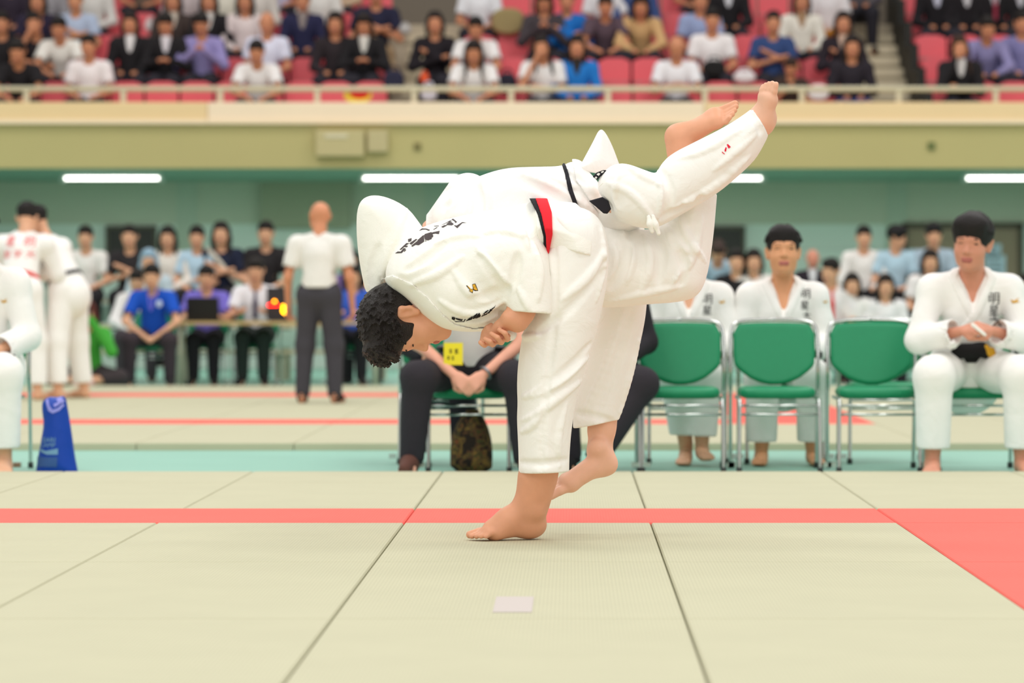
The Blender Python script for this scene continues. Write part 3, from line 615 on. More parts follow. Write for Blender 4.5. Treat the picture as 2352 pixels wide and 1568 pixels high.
# lettering printed on the back, embroidered on the chest, maker's emblem on the sleeve
INK = mat('grey_black_print', (72, 62, 62), .7); INK2 = mat('black_embroidery', (22, 20, 20), .7)
def zp(pts, x0, y0, sx): return [(x0 + a / sx, y0 + b / sx) for a, b in pts]
bk = [[(190, 1090), (260, 1045), (330, 1050), (400, 965), (455, 970), (355, 1080)], [(300, 1000), (470, 840), (540, 842), (440, 905), (340, 1000)], [(405, 1045), (440, 1000), (468, 995), (425, 1050)], [(430, 905), (510, 905), (480, 940), (420, 935)], [(508, 745), (600, 718), (588, 790), (515, 812)],
      [(540, 845), (700, 740), (740, 745), (590, 880)], [(590, 905), (720, 800), (760, 770), (860, 660), (920, 640), (880, 720), (760, 890), (690, 880), (610, 930)], [(740, 770), (830, 690), (900, 700), (905, 800), (770, 890)], [(905, 700), (915, 620), (1080, 570), (1000, 640), (1130, 665), (1110, 700), (980, 680), (960, 720), (1090, 735), (1000, 772), (925, 760)],
      [(960, 650), (1110, 575), (1285, 540), (1265, 618), (1180, 605), (1060, 625)], [(920, 800), (935, 775), (965, 790)], [(775, 540), (840, 505), (850, 480), (960, 485), (1050, 520), (1010, 538), (940, 505), (860, 508)], [(1120, 510), (1215, 450), (1235, 455), (1140, 512)], [(1140, 420), (1265, 412), (1262, 425), (1145, 430)],
      [(1285, 420), (1440, 340), (1540, 285), (1590, 300), (1490, 325), (1370, 385)], [(1320, 440), (1400, 400), (1480, 400), (1360, 462)], [(1440, 380), (1520, 320), (1580, 330), (1630, 375), (1580, 402), (1480, 395)], [(1570, 262), (1615, 243), (1710, 320), (1670, 348), (1640, 300)], [(1625, 400), (1700, 412), (1840, 325), (1955, 345), (1840, 345), (1715, 475)]]
# strokes are given as quads and hexagons measured on the cloth; every one is laid on the surface
ray_decal('back_lettering', [zp(p, 890, 480, 10.69) for p in bk], jacket1, Y0, jacket1, INK, .0015)
ch = [[(-20, 800), (40, 805), (60, 835), (30, 870), (-20, 845)], [(0, 845), (60, 890), (230, 897), (250, 850), (275, 850), (240, 910), (60, 905)], [(60, 820), (180, 850), (215, 845), (190, 890), (120, 870), (70, 850)], [(270, 900), (330, 840), (400, 790), (440, 800), (400, 860), (330, 880)], [(400, 810), (520, 725), (530, 740), (440, 850)],
      [(450, 830), (560, 720), (575, 730), (520, 800), (590, 770), (580, 800), (500, 835)], [(600, 800), (640, 740), (690, 690), (740, 660), (760, 670), (690, 720), (760, 700), (720, 750), (660, 775)], [(740, 720), (790, 640), (825, 640), (830, 660), (790, 690), (760, 730)], [(815, 635), (870, 600), (910, 548), (880, 610), (830, 650)]]
ray_decal('chest_lettering', [zp(p, 1040, 640, 9.225) for p in ch], jacket1, Y0, jacket1, INK2, .0025)
em = [[(275, 145), (310, 150), (390, 225), (430, 215), (410, 120), (480, 100), (540, 255), (470, 262), (430, 240), (420, 305), (335, 255), (365, 245)]]
ray_decal('emblem_outline', [zp(p, 1040, 640, 9.225) for p in em], jacket1, Y0, jacket1, INK2, .002)
em2 = [[(300, 160), (315, 162), (392, 237), (432, 228), (422, 130), (472, 112), (522, 245), (478, 252), (425, 228), (408, 290), (350, 258), (375, 248)]]
tag(ray_decal('emblem', [zp(p, 1040, 640, 9.225) for p in em2], jacket1, Y0, jacket1, mat('gold_embroidery', (220, 165, 40), .5), .0035), 'gold maker emblem on the sleeve')
# ---------------------------------------------------------------- thrown athlete
uke = thing('person', 'athlete in white judo suit thrown upside down with bare feet high in the air', 'person', hp(1340, 1150, .35))
B2 = Field(hp(960, 1160, -.15), hp(1810, 180, .62), VX)
UR = frame((-.15, .3, 1), (-1, .1, -.35)); UC = hp(985, 590, .42)
put_head(B2, UC, UR, 1., hp(1040, 520, .33), .055)
B2.add(hc([(1060, 500, .28, 52), (1180, 470, .24, 56), (1330, 460, .2, 48), (1390, 480, .19, 46)]), .06)
B2.add(hc([(1425, 458, .06, 40), (1490, 458, -.0, 40), (1600, 395, -.01, 36), (1700, 318, -.01, 30), (1745, 275, -.02, 27)]), .04)   # near leg
B2.add(hc([(1410, 500, .28, 50), (1430, 720, .36, 40), (1405, 880, .36, 36), (1382, 985, .365, 28), (1378, 1035, .37, 26)]), .04)          # hanging leg
f3, t3 = foot_prims(hp(1414, 1078, .37), hp(1254, 1142, .30), (-.5, -.5, .7), (0, -.75, -.65), 1); B2.add(f3, .025); B2.add(t3, .005)
B2.add(hc([(1377, 1035, .37, 27), (1385, 1060, .37, 26)]), .03)
f4, t4 = foot_prims(hp(1760, 300, .02), hp(1774, 182, -.07), (-.5, -.86, .0), (.86, -.45, .15), 1); del f4[4]; B2.add(f4, .025); B2.add(t4, .005)
B2.add(hc([(1735, 285, -.02, 26), (1752, 272, -.01, 30)]), .03)
B2.add(hc([(1060, 500, .26, 44), (1050, 620, .25, 38), (1085, 725, .1, 30), (1135, 745, -.0, 16), (1150, 755, -.05, 12)]), .03)             # gripped arm, hidden under the thrower
B2.add(hc([(1080, 450, .42, 44), (1000, 540, .52, 36), (960, 640, .5, 28)]), .03)
body2 = put('body', B2, skin((236, 184, 156)), uke)
U2 = Field(hp(970, 800, -.16), hp(1450, 280, .62), VX)
U2.add(blob([(994, 500), (1003, 466), (1025, 436), (1060, 424), (1110, 400), (1165, 385), (1230, 383), (1290, 382), (1312, 370), (1334, 374), (1352, 400), (1376, 416), (1392, 470), (1398, 520), (1330, 560), (1200, 560), (1080, 560), (1020, 540)], .22, .15, 80), 0)
U2.add(hc([(1050, 500, .26, 56), (1045, 620, .26, 50), (1080, 715, .12, 42), (1135, 742, 0., 26), (1172, 768, -.1, 15)]), .03)
U2.add(hc([(1075, 450, .42, 55), (1000, 545, .52, 48), (965, 625, .5, 42)]), .03)
for pts, r in (([(1060, 430), (1040, 465), (1030, 500)], 11), ([(1110, 405), (1120, 450), (1118, 490)], 11), ([(1170, 390), (1270, 425), (1375, 490)], 8), ([(1230, 388), (1290, 420), (1360, 440)], 7), ([(1085, 420), (1085, 460), (1075, 495)], 7), ([(1300, 385), (1345, 420), (1385, 470)], 7)): crease(U2, pts, r, Y0 + .2)
for pts, r in (([(1085, 415), (1100, 455), (1095, 490)], 7), ([(1160, 400), (1250, 435), (1350, 490)], 6), ([(1045, 440), (1020, 480)], 6)): crease(U2, pts, r, Y0 + .2, False, .02)
jacket2 = put('jacket', U2, GI2, uke)
U2c = U2.crop(hp(1270, 560, -.1), hp(1430, 350, .5))
put('jacket_skirt', U2c.band(hx([(1312, 355), (1336, 355), (1352, 392), (1375, 420), (1412, 500), (1398, 520), (1350, 455), (1322, 415)], .15), .010), GI2, uke)
# flipped-up skirt tail: curved cloth sheet with thickness
TL = Field(hp(1320, 400, .08), hp(1440, 285, .42), .004)
TL.add(blob([(1326, 394), (1342, 364), (1362, 326), (1376, 296), (1388, 298), (1406, 330), (1424, 378), (1432, 400), (1380, 400)], .24, .05, 40, (1.0, .2)), 0)
TL.cut(blob([(1340, 400), (1362, 372), (1376, 330), (1384, 316), (1402, 340), (1418, 380), (1426, 402)], .29, .06, 30, (1.0, .2)), .006)
put('jacket_tail', TL, GI2, uke)
T2 = Field(hp(1280, 1010, -.16), hp(1770, 235, .56), VX)
T2.add(blob([(1384, 456), (1372, 436), (1374, 412), (1392, 388), (1414, 376), (1440, 375), (1480, 390), (1508, 400), (1516, 380), (1540, 354), (1600, 324), (1660, 294), (1705, 266), (1745, 235), (1785, 250), (1766, 310), (1748, 345), (1732, 370), (1690, 410), (1640, 450), (1570, 490), (1518, 520), (1490, 527), (1440, 516), (1408, 494), (1402, 470)], -.01, .098, 62), 0)
T2.add(hc([(1445, 470, .06, 45), (1415, 492, .2, 62), (1410, 540, .32, 74)]), .03)
T2.add(blob([(1390, 600), (1490, 600), (1486, 700), (1479, 752), (1456, 850), (1432, 930), (1412, 1000), (1390, 1040), (1320, 1030), (1314, 960), (1324, 900), (1348, 830), (1366, 760), (1384, 680)], .36, .10, 62), .04)
T2.plane(hp(1744, 277, -.02), (.86, 0, .52), reach=.14); T2.plane(hp(1365, 974, .36), (.2, 0, -1), reach=.18); T2.cut([Cone(hp(1725, 295, -.005), hp(1775, 250, -.005), 20 * U, 29 * U), Cone(hp(1375, 930, .36), hp(1362, 1010, .36), 34 * U, 40 * U)], .006)
for pts, r in (([(1512, 392), (1525, 440), (1510, 505)], 8), ([(1545, 480), (1640, 430), (1720, 360)], 11), ([(1395, 420), (1450, 440), (1500, 500)], 8), ([(1440, 385), (1480, 410), (1520, 425)], 7), ([(1560, 365), (1620, 350), (1700, 300)], 8), ([(1470, 770), (1440, 880), (1420, 960)], 9), ([(1430, 720), (1390, 850), (1340, 950)], 9), ([(1420, 400), (1410, 440), (1420, 480)], 6), ([(1640, 390), (1690, 350), (1735, 310)], 7)): crease(T2, pts, r, Y0)
for pts, r in (([(1520, 395), (1542, 440), (1525, 500)], 6), ([(1650, 440), (1570, 478), (1520, 500)], 6), ([(1450, 720), (1410, 860), (1370, 950)], 6), ([(1725, 262), (1745, 285), (1748, 305)], 2), ([(1318, 948), (1365, 955), (1412, 968)], 2)): crease(T2, pts, r, Y0, False, .02)
trousers2 = put('trousers', T2, GIP, uke)
BLK = mat('black_belt_cotton', (34, 32, 38), .8)
U2b = U2.crop(hp(1270, 520, 0), hp(1430, 360, .5))
put('belt', U2b.band(hx([(1285, 360), (1293, 360), (1306, 400), (1316, 440), (1330, 480), (1320, 480), (1305, 440), (1297, 400)], .2), .006), BLK, uke)
for pts, dy, lab in (([(1352, 461), (1384, 452), (1398, 462), (1404, 480), (1395, 491), (1386, 490), (1370, 476)], -.045, None), ([(1361, 406), (1370, 396), (1386, 390), (1396, 391), (1385, 400), (1372, 413)], -.03, None)):
    put('belt_end', Field(hp(1340, 500, dy - .03), hp(1415, 380, dy + .03), .002).add(blob(pts, dy, .008, 4, (0, 0), 0), 0), BLK, uke)
WHM = mat('white_belt_print', (235, 232, 228), .8)
for pts in ([(1370, 401), (1374, 397), (1379, 399), (1375, 404)], [(1366, 408), (1369, 405), (1372, 408), (1369, 411)], [(1380, 395), (1386, 392), (1387, 395), (1382, 398)]):
    put('belt_print', MB().prism(hx(pts, -.03), Y0 - .041, Y0 - .038).mesh('belt_print'), WHM, uke)
for pts in ([(1490, 498, -.1, 5), (1493, 515, -.105, 5), (1498, 531, -.1, 5)], [(1500, 497, -.1, 5), (1505, 515, -.105, 5), (1513, 536, -.1, 5)], [(1376, 428, -.1, 1.5), (1385, 420, -.105, 1.5)]):
    put('drawstring', sdf_mesh('drawstring', hc(pts), .003), GI1, uke)
rd = [[(1165, 1160), (1215, 1205), (1200, 1205), (1165, 1180)], [(1205, 1140), (1225, 1090), (1240, 1105), (1230, 1160), (1210, 1165)], [(1240, 1050), (1260, 1045), (1305, 1090), (1275, 1112), (1262, 1105)]]
tag(ray_decal('red_emblem', [zp(p, 1490, 180, 6.918) for p in rd], trousers2, Y0, trousers2, mat('red_embroidery', (226, 24, 54), .6), .002), 'three red slashes embroidered on the shin')
# ================================================================== generic figures (local frame: feet on z=0, facing -Y)
FWD = np.array((0, -1., 0))
def A(*p): return np.array(p, float)
def rotx(v, a): c, s = math.cos(a), math.sin(a); return A(v[0], v[1] * c - v[2] * s, v[1] * s + v[2] * c)
def rotz(v, a): c, s = math.cos(a), math.sin(a); return A(v[0] * c - v[1] * s, v[0] * s + v[1] * c, v[2])
def pose(kind='sit', lean=.1, arms='lap', hpitch=.1, hyaw=0., hroll=0., spread=.0, seat=.44, cross=False, bend=0., build=1., knee=None, tilt=0., hs=1.06):
    J = {}; sx = (-1, 1)
    pel = A(0, 0, seat + .09) if kind == 'sit' else A(0, .0, .93) if kind == 'stand' else A(0, 0, .16)
    ud = norm(A(math.sin(tilt), -math.sin(lean), math.cos(lean))); J['pel'] = pel; J['ud'] = ud; J['chest'] = pel + .34 * ud; J['nb'] = pel + .50 * ud
    hd = norm(A(math.sin(hyaw) * math.cos(hpitch), -math.cos(hyaw) * math.cos(hpitch), -math.sin(hpitch)))
    nd = norm(ud + A(math.sin(hroll), -.25, .4)); J['head'] = J['nb'] + .165 * nd * (.6 + .4 * hs) + .015 * hd; J['hR'] = frame(hd, nd + A(math.sin(hroll), 0, 1)); J['build'] = build; J['hs'] = hs
    for i, s in enumerate(sx):
        J['sh', i] = pel + .425 * ud + A(s * .172 * build, 0, 0); J['hip', i] = pel + A(s * .085, 0, -.01)
        if kind == 'sit':
            k = knee[i] if knee else A(s * (.11 + spread), -.43, seat + .055); a = A(k[0] + s * (-.0 if not cross else 0), k[1] + .03, .09)
            if cross and i == 0: k = A(-.02, -.45, seat + .16); a = A(.22, -.5, .30)
            J['kn', i], J['an', i] = k, a
        elif kind == 'stand':
            J['kn', i] = A(s * (.10 + spread * .6), -.02, .49); J['an', i] = A(s * (.10 + spread), .02, .085)
        else: J['kn', i] = A(s * .36, -.25, .12); J['an', i] = A(-s * .08, -.38, .08)
        sh = J['sh', i]; th = lambda t: J['hip', i] + t * (J['kn', i] - J['hip', i])
        if arms == 'lap': e, w = sh + A(s * .07, -.04, -.27), th(.72) + A(-s * .03, -.02, .10)
        elif arms == 'clasp': e, w = sh + A(s * .10, -.14, -.25), A(s * .055, J['kn', 0][1] + .08, J['kn', 0][2] + .03)
        elif arms == 'knees': e, w = sh + A(s * .08, -.16, -.24), J['kn', i] + A(-s * .05, .0, .09)
        elif arms == 'folded': e, w = sh + A(s * .09, -.07, -.27), J['chest'] + A(-s * .08, -.20, -.06 + .03 * s)
        elif arms == 'read': e, w = sh + A(s * .08, -.08, -.26), J['chest'] + A(s * .07, -.27, -.13)
        elif arms == 'phone': e, w = sh + A(s * .09, -.10, -.25), J['chest'] + A(s * .05, -.26, .0)
        elif arms == 'chin': e, w = (sh + A(s * .06, -.18, -.22), J['head'] + A(s * .05, -.10, -.13)) if i == 0 else (sh + A(s * .05, -.06, -.27), J['chest'] + A(-s * .05, -.2, -.14))
        elif arms == 'camera': e, w = sh + A(s * .10, -.16, -.18), J['head'] + A(s * .06, -.18, -.06)
        elif arms == 'table': e, w = sh + A(s * .08, -.12, -.24), A(s * .12, -.42, J['chest'][2] - .10)
        else: e, w = sh + A(s * .075, .03, -.28), sh + A(s * .085, -.04, -.53)          # hanging
        J['el', i], J['wr', i] = e, w
    return J
def fig_fields(J, v, hands=True, bare=False):
    b = J['build']; body = []; legs = []
    for i in (0, 1):
        legs += [Cone(J['hip', i], J['kn', i], .068, .048), Cone(J['kn', i], J['an', i] + .12 * (J['kn', i] - J['an', i]), .047, .033), Cone(J['kn', i] * .65 + J['an', i] * .35 + A(0, .012, 0), J['an', i], .045, .03)]
    arms = [c for i in (0, 1) for c in (Cone(J['sh', i], J['el', i], .043 * b, .036), Cone(J['el', i], J['wr', i], .037, .025))]
    trunk = [Cone(J['pel'], J['chest'], .10 * b, .10 * b, ((0, 1, 0), 1.1)), Cone(J['sh', 0] - .02 * J['ud'], J['sh', 1] - .02 * J['ud'], .058), Cone(J['chest'], J['nb'] - .05 * J['ud'], .095 * b, .06, ((0, 1, 0), 1.15)), Cone(J['hip', 0], J['hip', 1], .085)]
    hd = []
    for i, s in ((0, -1), (1, 1)):
        d = norm(J['wr', i] - J['el', i])
        if hands: hd += hand_prims(J['wr', i], d, A(-s * .7, .3, -.6), s if True else 1, .75)
        else: hd += [Cone(J['wr', i], J['wr', i] + .075 * d, .028, .022), Cone(J['wr', i] + .02 * d, J['wr', i] + .05 * d + A(-s * .03, 0, .02), .014, .011)]
    feet, toes = [], []
    for i, s in ((0, -1), (1, 1)):
        a = J['an', i]; d = norm(A(J['kn', i][0] * .3 * 0 + s * .12, -1, 0)); f, t = foot_prims(A(a[0], a[1] + .05, max(0.002, a[2] - .085)) , A(a[0], a[1] + .05, max(.002, a[2] - .085)) + .25 * d, (0, 0, 1), (-s, 0, 0)); feet += f; toes += t
    allp = legs + arms + trunk + hd + feet + [Ell(J['head'], .15)]
    B = Field(*span(allp, .02), v).add(trunk + legs, .04).add(arms, .03).add(feet, .02).add(hd, .006 if hands else .012)
    if bare: B.add(toes, .004)
    put_head(B, J['head'], J['hR'], J['hs'], J['nb'] - .02 * J['ud'], .05, v < .01)
    return B
def top_field(J, v, style):
    b = J['build']; g = {'tee': .026, 'long': .026, 'suit': .03, 'gi': .034}[style]; u = J['ud']
    P_ = [Cone(J['pel'] - .03 * u, J['chest'], .125 * b + g * .7, .105 * b + g, ((0, 1, 0), 1.12)), Cone(J['chest'], J['nb'] - .055 * u, .10 * b + g, .06 + g * .5, ((0, 1, 0), 1.15)), Cone(J['sh', 0] - .02 * u, J['sh', 1] - .02 * u, .045 + g)] + [Cone(J['nb'] - .02 * u + A(s * .05, .01, 0), J['sh', i], .04 + g * .3, .045 + g * .6) for i, s in ((0, -1), (1, 1))]
    if style in ('suit', 'gi'): P_ += [Cone(J['pel'] + .02 * u, J['pel'] - .07 * u, .13 * b + g * .4, .15 * b + g * .4, ((0, 1, 0), 1.15))]
    S = []
    for i in (0, 1):
        sh, el, wr = J['sh', i], J['el', i], J['wr', i]
        if style == 'tee': S += [Cone(sh, sh + .86 * (el - sh), .05 * b + g, .052 + g * .8)]
        elif style == 'gi': S += [Cone(sh, el, .045 + g * .8, .066), Cone(el, el + .88 * (wr - el), .068, .07)]
        else: S += [Cone(sh, el, .045 + g, .042 + g * .6), Cone(el, el + .97 * (wr - el), .042 + g * .6, .032 + g * .4)]
    T = Field(*span(P_ + S, .04), v).add(P_, .04).add(S, .03)
    if style in ('tee', 'long'): T.plane(J['pel'] + .05 * u, -u)
    for i, s in ((0, -1), (1, 1)):
        sh, el, wr = J['sh', i], J['el', i], J['wr', i]
        if style == 'tee': T.plane(sh + .72 * (el - sh), el - sh, .01, .03, .14)
        elif style == 'gi': T.plane(el + .82 * (wr - el), wr - el, .01, .05, .15)
    R = J['hR']
    T.cut([Cone(J['nb'] - .05 * u + A(0, -.01, 0), J['nb'] + .2 * u - A(0, .05, 0), .056, .085)], .012)
    if style in ('gi', 'suit'):
        n0 = J['nb'] + .03 * u; vt = J['chest'] + .02 * u + A(0, -.16, 0)
        T.cut([Cone(n0 + A(0, -.13, 0), J['chest'] - .05 * u + A(0, -.23, 0), .088, .014), Cone(n0 + A(0, -.06, 0), J['chest'] - .03 * u + A(0, -.14, 0), .064, .016)], .01)
    return T
def lapel_mesh(J, v, T):
    """two crossing collar bands that follow the chest"""
    nb, ch, F_ = J['nb'], J['chest'], None; f = None
    for s in (-1, 1):
        q = [(s * .045, nb[2] + .06), (s * .082, nb[2] + .05), (s * .125, nb[2] - .01), (s * .035, ch[2] - .05), (-s * .12, ch[2] - .24), (-s * .15, ch[2] - .21), (-s * .01, ch[2] - .05), (s * .075, nb[2] - .01)]
        q = [(x + nb[0], z) for x, z in q]
        g = T.band(q, .007 if s < 0 else .011); f = g if f is None else f
        f.a = np.minimum(f.a, g.a)
    y = T.axes()[1][None, :, None]; f.a = np.maximum(f.a, y - (nb[1] + ch[1]) / 2 - .02).astype(np.float32); return f.mesh('lapel')
def bottom_field(J, v, style):
    g = {'trousers': .027, 'gi': .042, 'skirt': .03}[style]; P_ = [Cone(J['hip', 0], J['hip', 1], .095 + g * .5), Cone(J['pel'] + .085 * J['ud'], J['pel'], .115 * J['build'] + g * .3, .12, ((0, 1, 0), 1.1))]
    for i in (0, 1):
        h, k, a = J['hip', i], J['kn', i], J['an', i]
        if style == 'skirt': P_ += [Cone(h, k, .095, .085)]; continue
        e = a + (.10 if style == 'gi' else .0) * norm(k - a)
        P_ += [Cone(h, k, .078 + g, .055 + g), Cone(k, a, .054 + g, (.036 if style == 'trousers' else .04) + g)]
    T = Field(*span(P_, .03), v).add(P_, .045)
    for i in (0, 1):
        k, a = J['kn', i], J['an', i]
        if style == 'trousers': T.plane(a + A(0, 0, -.035), a - k, .008, .03, .13)
        elif style == 'gi': T.plane(a + .045 * norm(k - a), a - k + A(0, 0, -.15), 0, .06, .22)
        else: T.plane(k + A(0, -.02, 0), A(0, -1, 0), .01, .04, .14)
    return T
def shoe_mesh(J, i, v):
    s = -1 if i == 0 else 1; a = J['an', i]; z = max(.0, a[2] - .085); h = A(a[0], a[1] + .055, z); d = norm(A(s * .12, -1, 0)); q = lambda t, x, c: h + t * d + A(x, 0, c)
    f = Field(*span([Cone(q(0, 0, 0), q(.3, 0, .1), .06)]), v).add([Cone(q(.035, 0, .036), q(.12, 0, .05), .04, .046), Cone(q(.1, 0, .05), q(.24, 0, .028), .045, .032), Cone(q(.06, 0, .06), q(.06, 0, .105), .042, .043)], .02)
    f.plane(A(a[0], a[1], z + .001), A(0, 0, -1)); f.plane(A(a[0], a[1], z + .10), A(0, 0, 1)); return f.mesh('shoe')
def hair_mesh(style, v=.008):
    """in head coordinates: x right, y forward, z up"""
    R = np.eye(3); pr = [Ell((0, -.014, .042), (.085, .105, .092))]; cut = [Ell((0, .115, -.035), (.088, .068, .088))]
    if style == 'short': pr += [Ell((0, .045, .09), (.068, .05, .042))]; cut += [Ell((.1, .0, -.03), (.045, .035, .05)), Ell((-.1, .0, -.03), (.045, .035, .05))]
    elif style == 'thick': pr = [Ell((0, -.014, .046), (.092, .112, .098)), Ell((0, .05, .092), (.078, .052, .046))]; cut = [Ell((0, .125, -.038), (.088, .072, .093)), Ell((.105, .0, -.035), (.045, .033, .05)), Ell((-.105, .0, -.035), (.045, .033, .05))]
    elif style == 'balding': pr = [Ell((0, -.03, .0), (.083, .085, .05))]; cut = [Ell((0, .11, 0), (.1, .09, .12))]
    else:
        L = {'bob': .10, 'long': .24}[style]; pr += [Ell((0, .04, .088), (.07, .05, .04))]
        for s in (-1, 1): pr += [Cone((s * .07, -.015, .03), (s * .082, -.005, -.06), .03, .028), Cone((s * .082, -.005, -.06), (s * .085, .01, -.05 - L), .028, .018)]
        pr += [Cone((0, -.075, .02), (0, -.085, -.04 - L), .06, .05, ((0, 1, 0), 1.6))]
    f = Field(*span(pr), v).add(pr, .025).cut(cut, .012)
    if style in ('short', 'thick', 'balding'): f.plane((0, 0, -.06 if style != 'balding' else -.05), (0, -.15, -1))
    if v < .007:
        random.seed(9)
        if style in ('short', 'thick'):
            for i in range(46): x = -.062 + .124 * i / 45; f.add(Cone((x, .068, .09), (x * 1.05 + random.uniform(-.006, .006), .09 - abs(x) * .35, .045 + random.uniform(-.008, .012)), .010, .002), .006)
        for i in range(260):
            a, z = random.uniform(0, 6.28), random.uniform(-.2, 1); q = math.sqrt(1 - z * z); d = A(q * math.cos(a), q * math.sin(a), z)
            if d[1] > .55 and z < .45 or z < .1 and abs(d[0]) > .75: continue
            p = A(.088, .108, .094) * d + A(0, -.014, .044); f.add(Cone(p, p + d * .008 + A(random.uniform(-.008, .008), .012, -.012), .009, .002), .006)
    return f.mesh('hair')
_cache = {}
def cached(key, fn):
    if key not in _cache: _cache[key] = fn()
    return _cache[key]
EYE, LIPM = mat('dark_eye', (36, 26, 24), .4), mat('lips', (178, 104, 94), .5)
def headM(J): return Matrix([[*J['hR'][:, r], J['head'][r]] for r in range(3)] + [[0, 0, 0, 1]]) @ Matrix.Scale(J['hs'], 4)
def person(label, loc, rz=0, J=None, key=None, v=.013, top=('tee', (240, 240, 240)), bottom=('trousers', (40, 40, 46)), hair=('short', (28, 22, 20)), shoes=(40, 36, 36), sk=SKIN, sc=1., group=None, shirt=None, tie=None, mats=None, name='person', cat='person', detail=False):
    """one person: continuous body with clothes, hair and face parts; meshes are shared between people in the same pose"""
    key = key or label; t = thing(name, label, cat, loc, rz, group, sc); mt = lambda c, n: c if isinstance(c, bpy.types.Material) else mat(n, c, .85, noise=.05, nscale=14, bump=.25, bscale=16)
    o = {'root': t}
    o['body'] = obj('body', cached((key, 'b', v), lambda: fig_fields(J, v, detail or v < .01, shoes is None).mesh('body')), skin(sk), t)
    T = cached((key, 'tf', top[0], v), lambda: top_field(J, v, top[0])); o['topf'] = T
    nm = {'tee': 'shirt', 'long': 'shirt', 'suit': 'jacket', 'gi': 'jacket'}[top[0]]
    o['top'] = obj(nm, cached((key, 't', top[0], v), lambda: T.mesh(nm)), mt(top[1], nm + '_cloth'), t)
    bf = cached((key, 'bf', bottom[0], v), lambda: bottom_field(J, v, bottom[0])); bn = {'trousers': 'trousers', 'gi': 'trousers', 'skirt': 'skirt'}[bottom[0]]
    o['bottomf'] = bf; o['bottom'] = obj(bn, cached((key, 'm', bottom[0], v), lambda: bf.mesh(bn)), mt(bottom[1], bn + '_cloth'), t)
    hM = headM(J); hv = .0065 if detail else .009
    if hair: obj('hair', cached(('hair', hair[0], hv), lambda: hair_mesh(hair[0], hv)), mat('hair', hair[1], .6, noise=.25, nscale=80, bump=.6, bscale=120), t, hM)
    em = cached('eye', lambda: sdf_mesh('eye', [Cone((-.010, 0, 0), (.010, -.002, 0), .0055, .005)], .003)); bm = cached('brow', lambda: sdf_mesh('eyebrow', [Cone((-.013, .004, 0), (.013, 0, .001), .0045, .0035)], .003))
    for s in (-1, 1):
        obj('eye', em, EYE, t, hM @ Matrix.Translation((s * .031, .079, .008)))
        if detail: obj('eyebrow', bm, BROW, t, hM @ Matrix.Translation((s * .031, .084, .030)))
    obj('mouth', cached('mouth', lambda: sdf_mesh('mouth', [Cone((-.017, 0, 0), (.017, 0, 0), .007, .007), Cone((-.013, .001, -.011), (.013, .001, -.011), .007, .007)], .003)), LIPM, t, hM @ Matrix.Translation((0, .0835, -.060)))
    if shoes is not None:
        for i in (0, 1): obj('shoe', cached((key, 'shoe', i, v), lambda: shoe_mesh(J, i, min(v, .01))), mt(shoes, 'shoe_leather'), t)
    if top[0] == 'gi': obj('lapel', cached((key, 'lap', v), lambda: lapel_mesh(J, v, T)), mt(top[1], 'lapel_cloth'), t)
    if shirt: # shirt front showing in a jacket's opening
        f = lambda: sdf_mesh('shirt_front', [Cone(J['nb'] + A(0, -.045, -.01), J['chest'] + .0 * J['ud'] + A(0, -.085, 0), .058, .04)], v)
        obj('shirt_front', cached((key, 'sf', v), f), mt(shirt, 'shirt_cloth'), t)
    if tie:
        f = lambda: sdf_mesh('tie', [Cone(J['nb'] + A(0, -.098, -.035), J['chest'] + A(0, -.142, -.02), .014, .022, ((0, 1, 0), 1.3)), Cone(J['chest'] + A(0, -.142, -.02), J['chest'] + A(0, -.14, -.16), .022, .028, ((0, 1, 0), 1.3))], .01)
        obj('tie', cached((key, 'tie', v), f), mt(tie, 'tie_cloth'), t)
    return o
def belt_for(o, J, m, v, knot=True):
    T = o['topf']; z = J['pel'] + .10 * J['ud']; f = Field.__new__(Field); f.lo, f.v, f.n = T.lo, T.v, T.n; x, y, zz = T.axes()
    d = np.abs((x[:, None, None] - z[0]) * J['ud'][0] + (y[None, :, None] - z[1]) * J['ud'][1] + (zz[None, None, :] - z[2]) * J['ud'][2]) - .022
    side = np.abs(x[:, None, None] - z[0]) - .21; f.a = np.maximum(np.maximum(np.maximum(T.a - .009, d), -(T.a + .02)), side).astype(np.float32)
    b = obj('belt', f.mesh('belt'), m, o['root'])
    return b
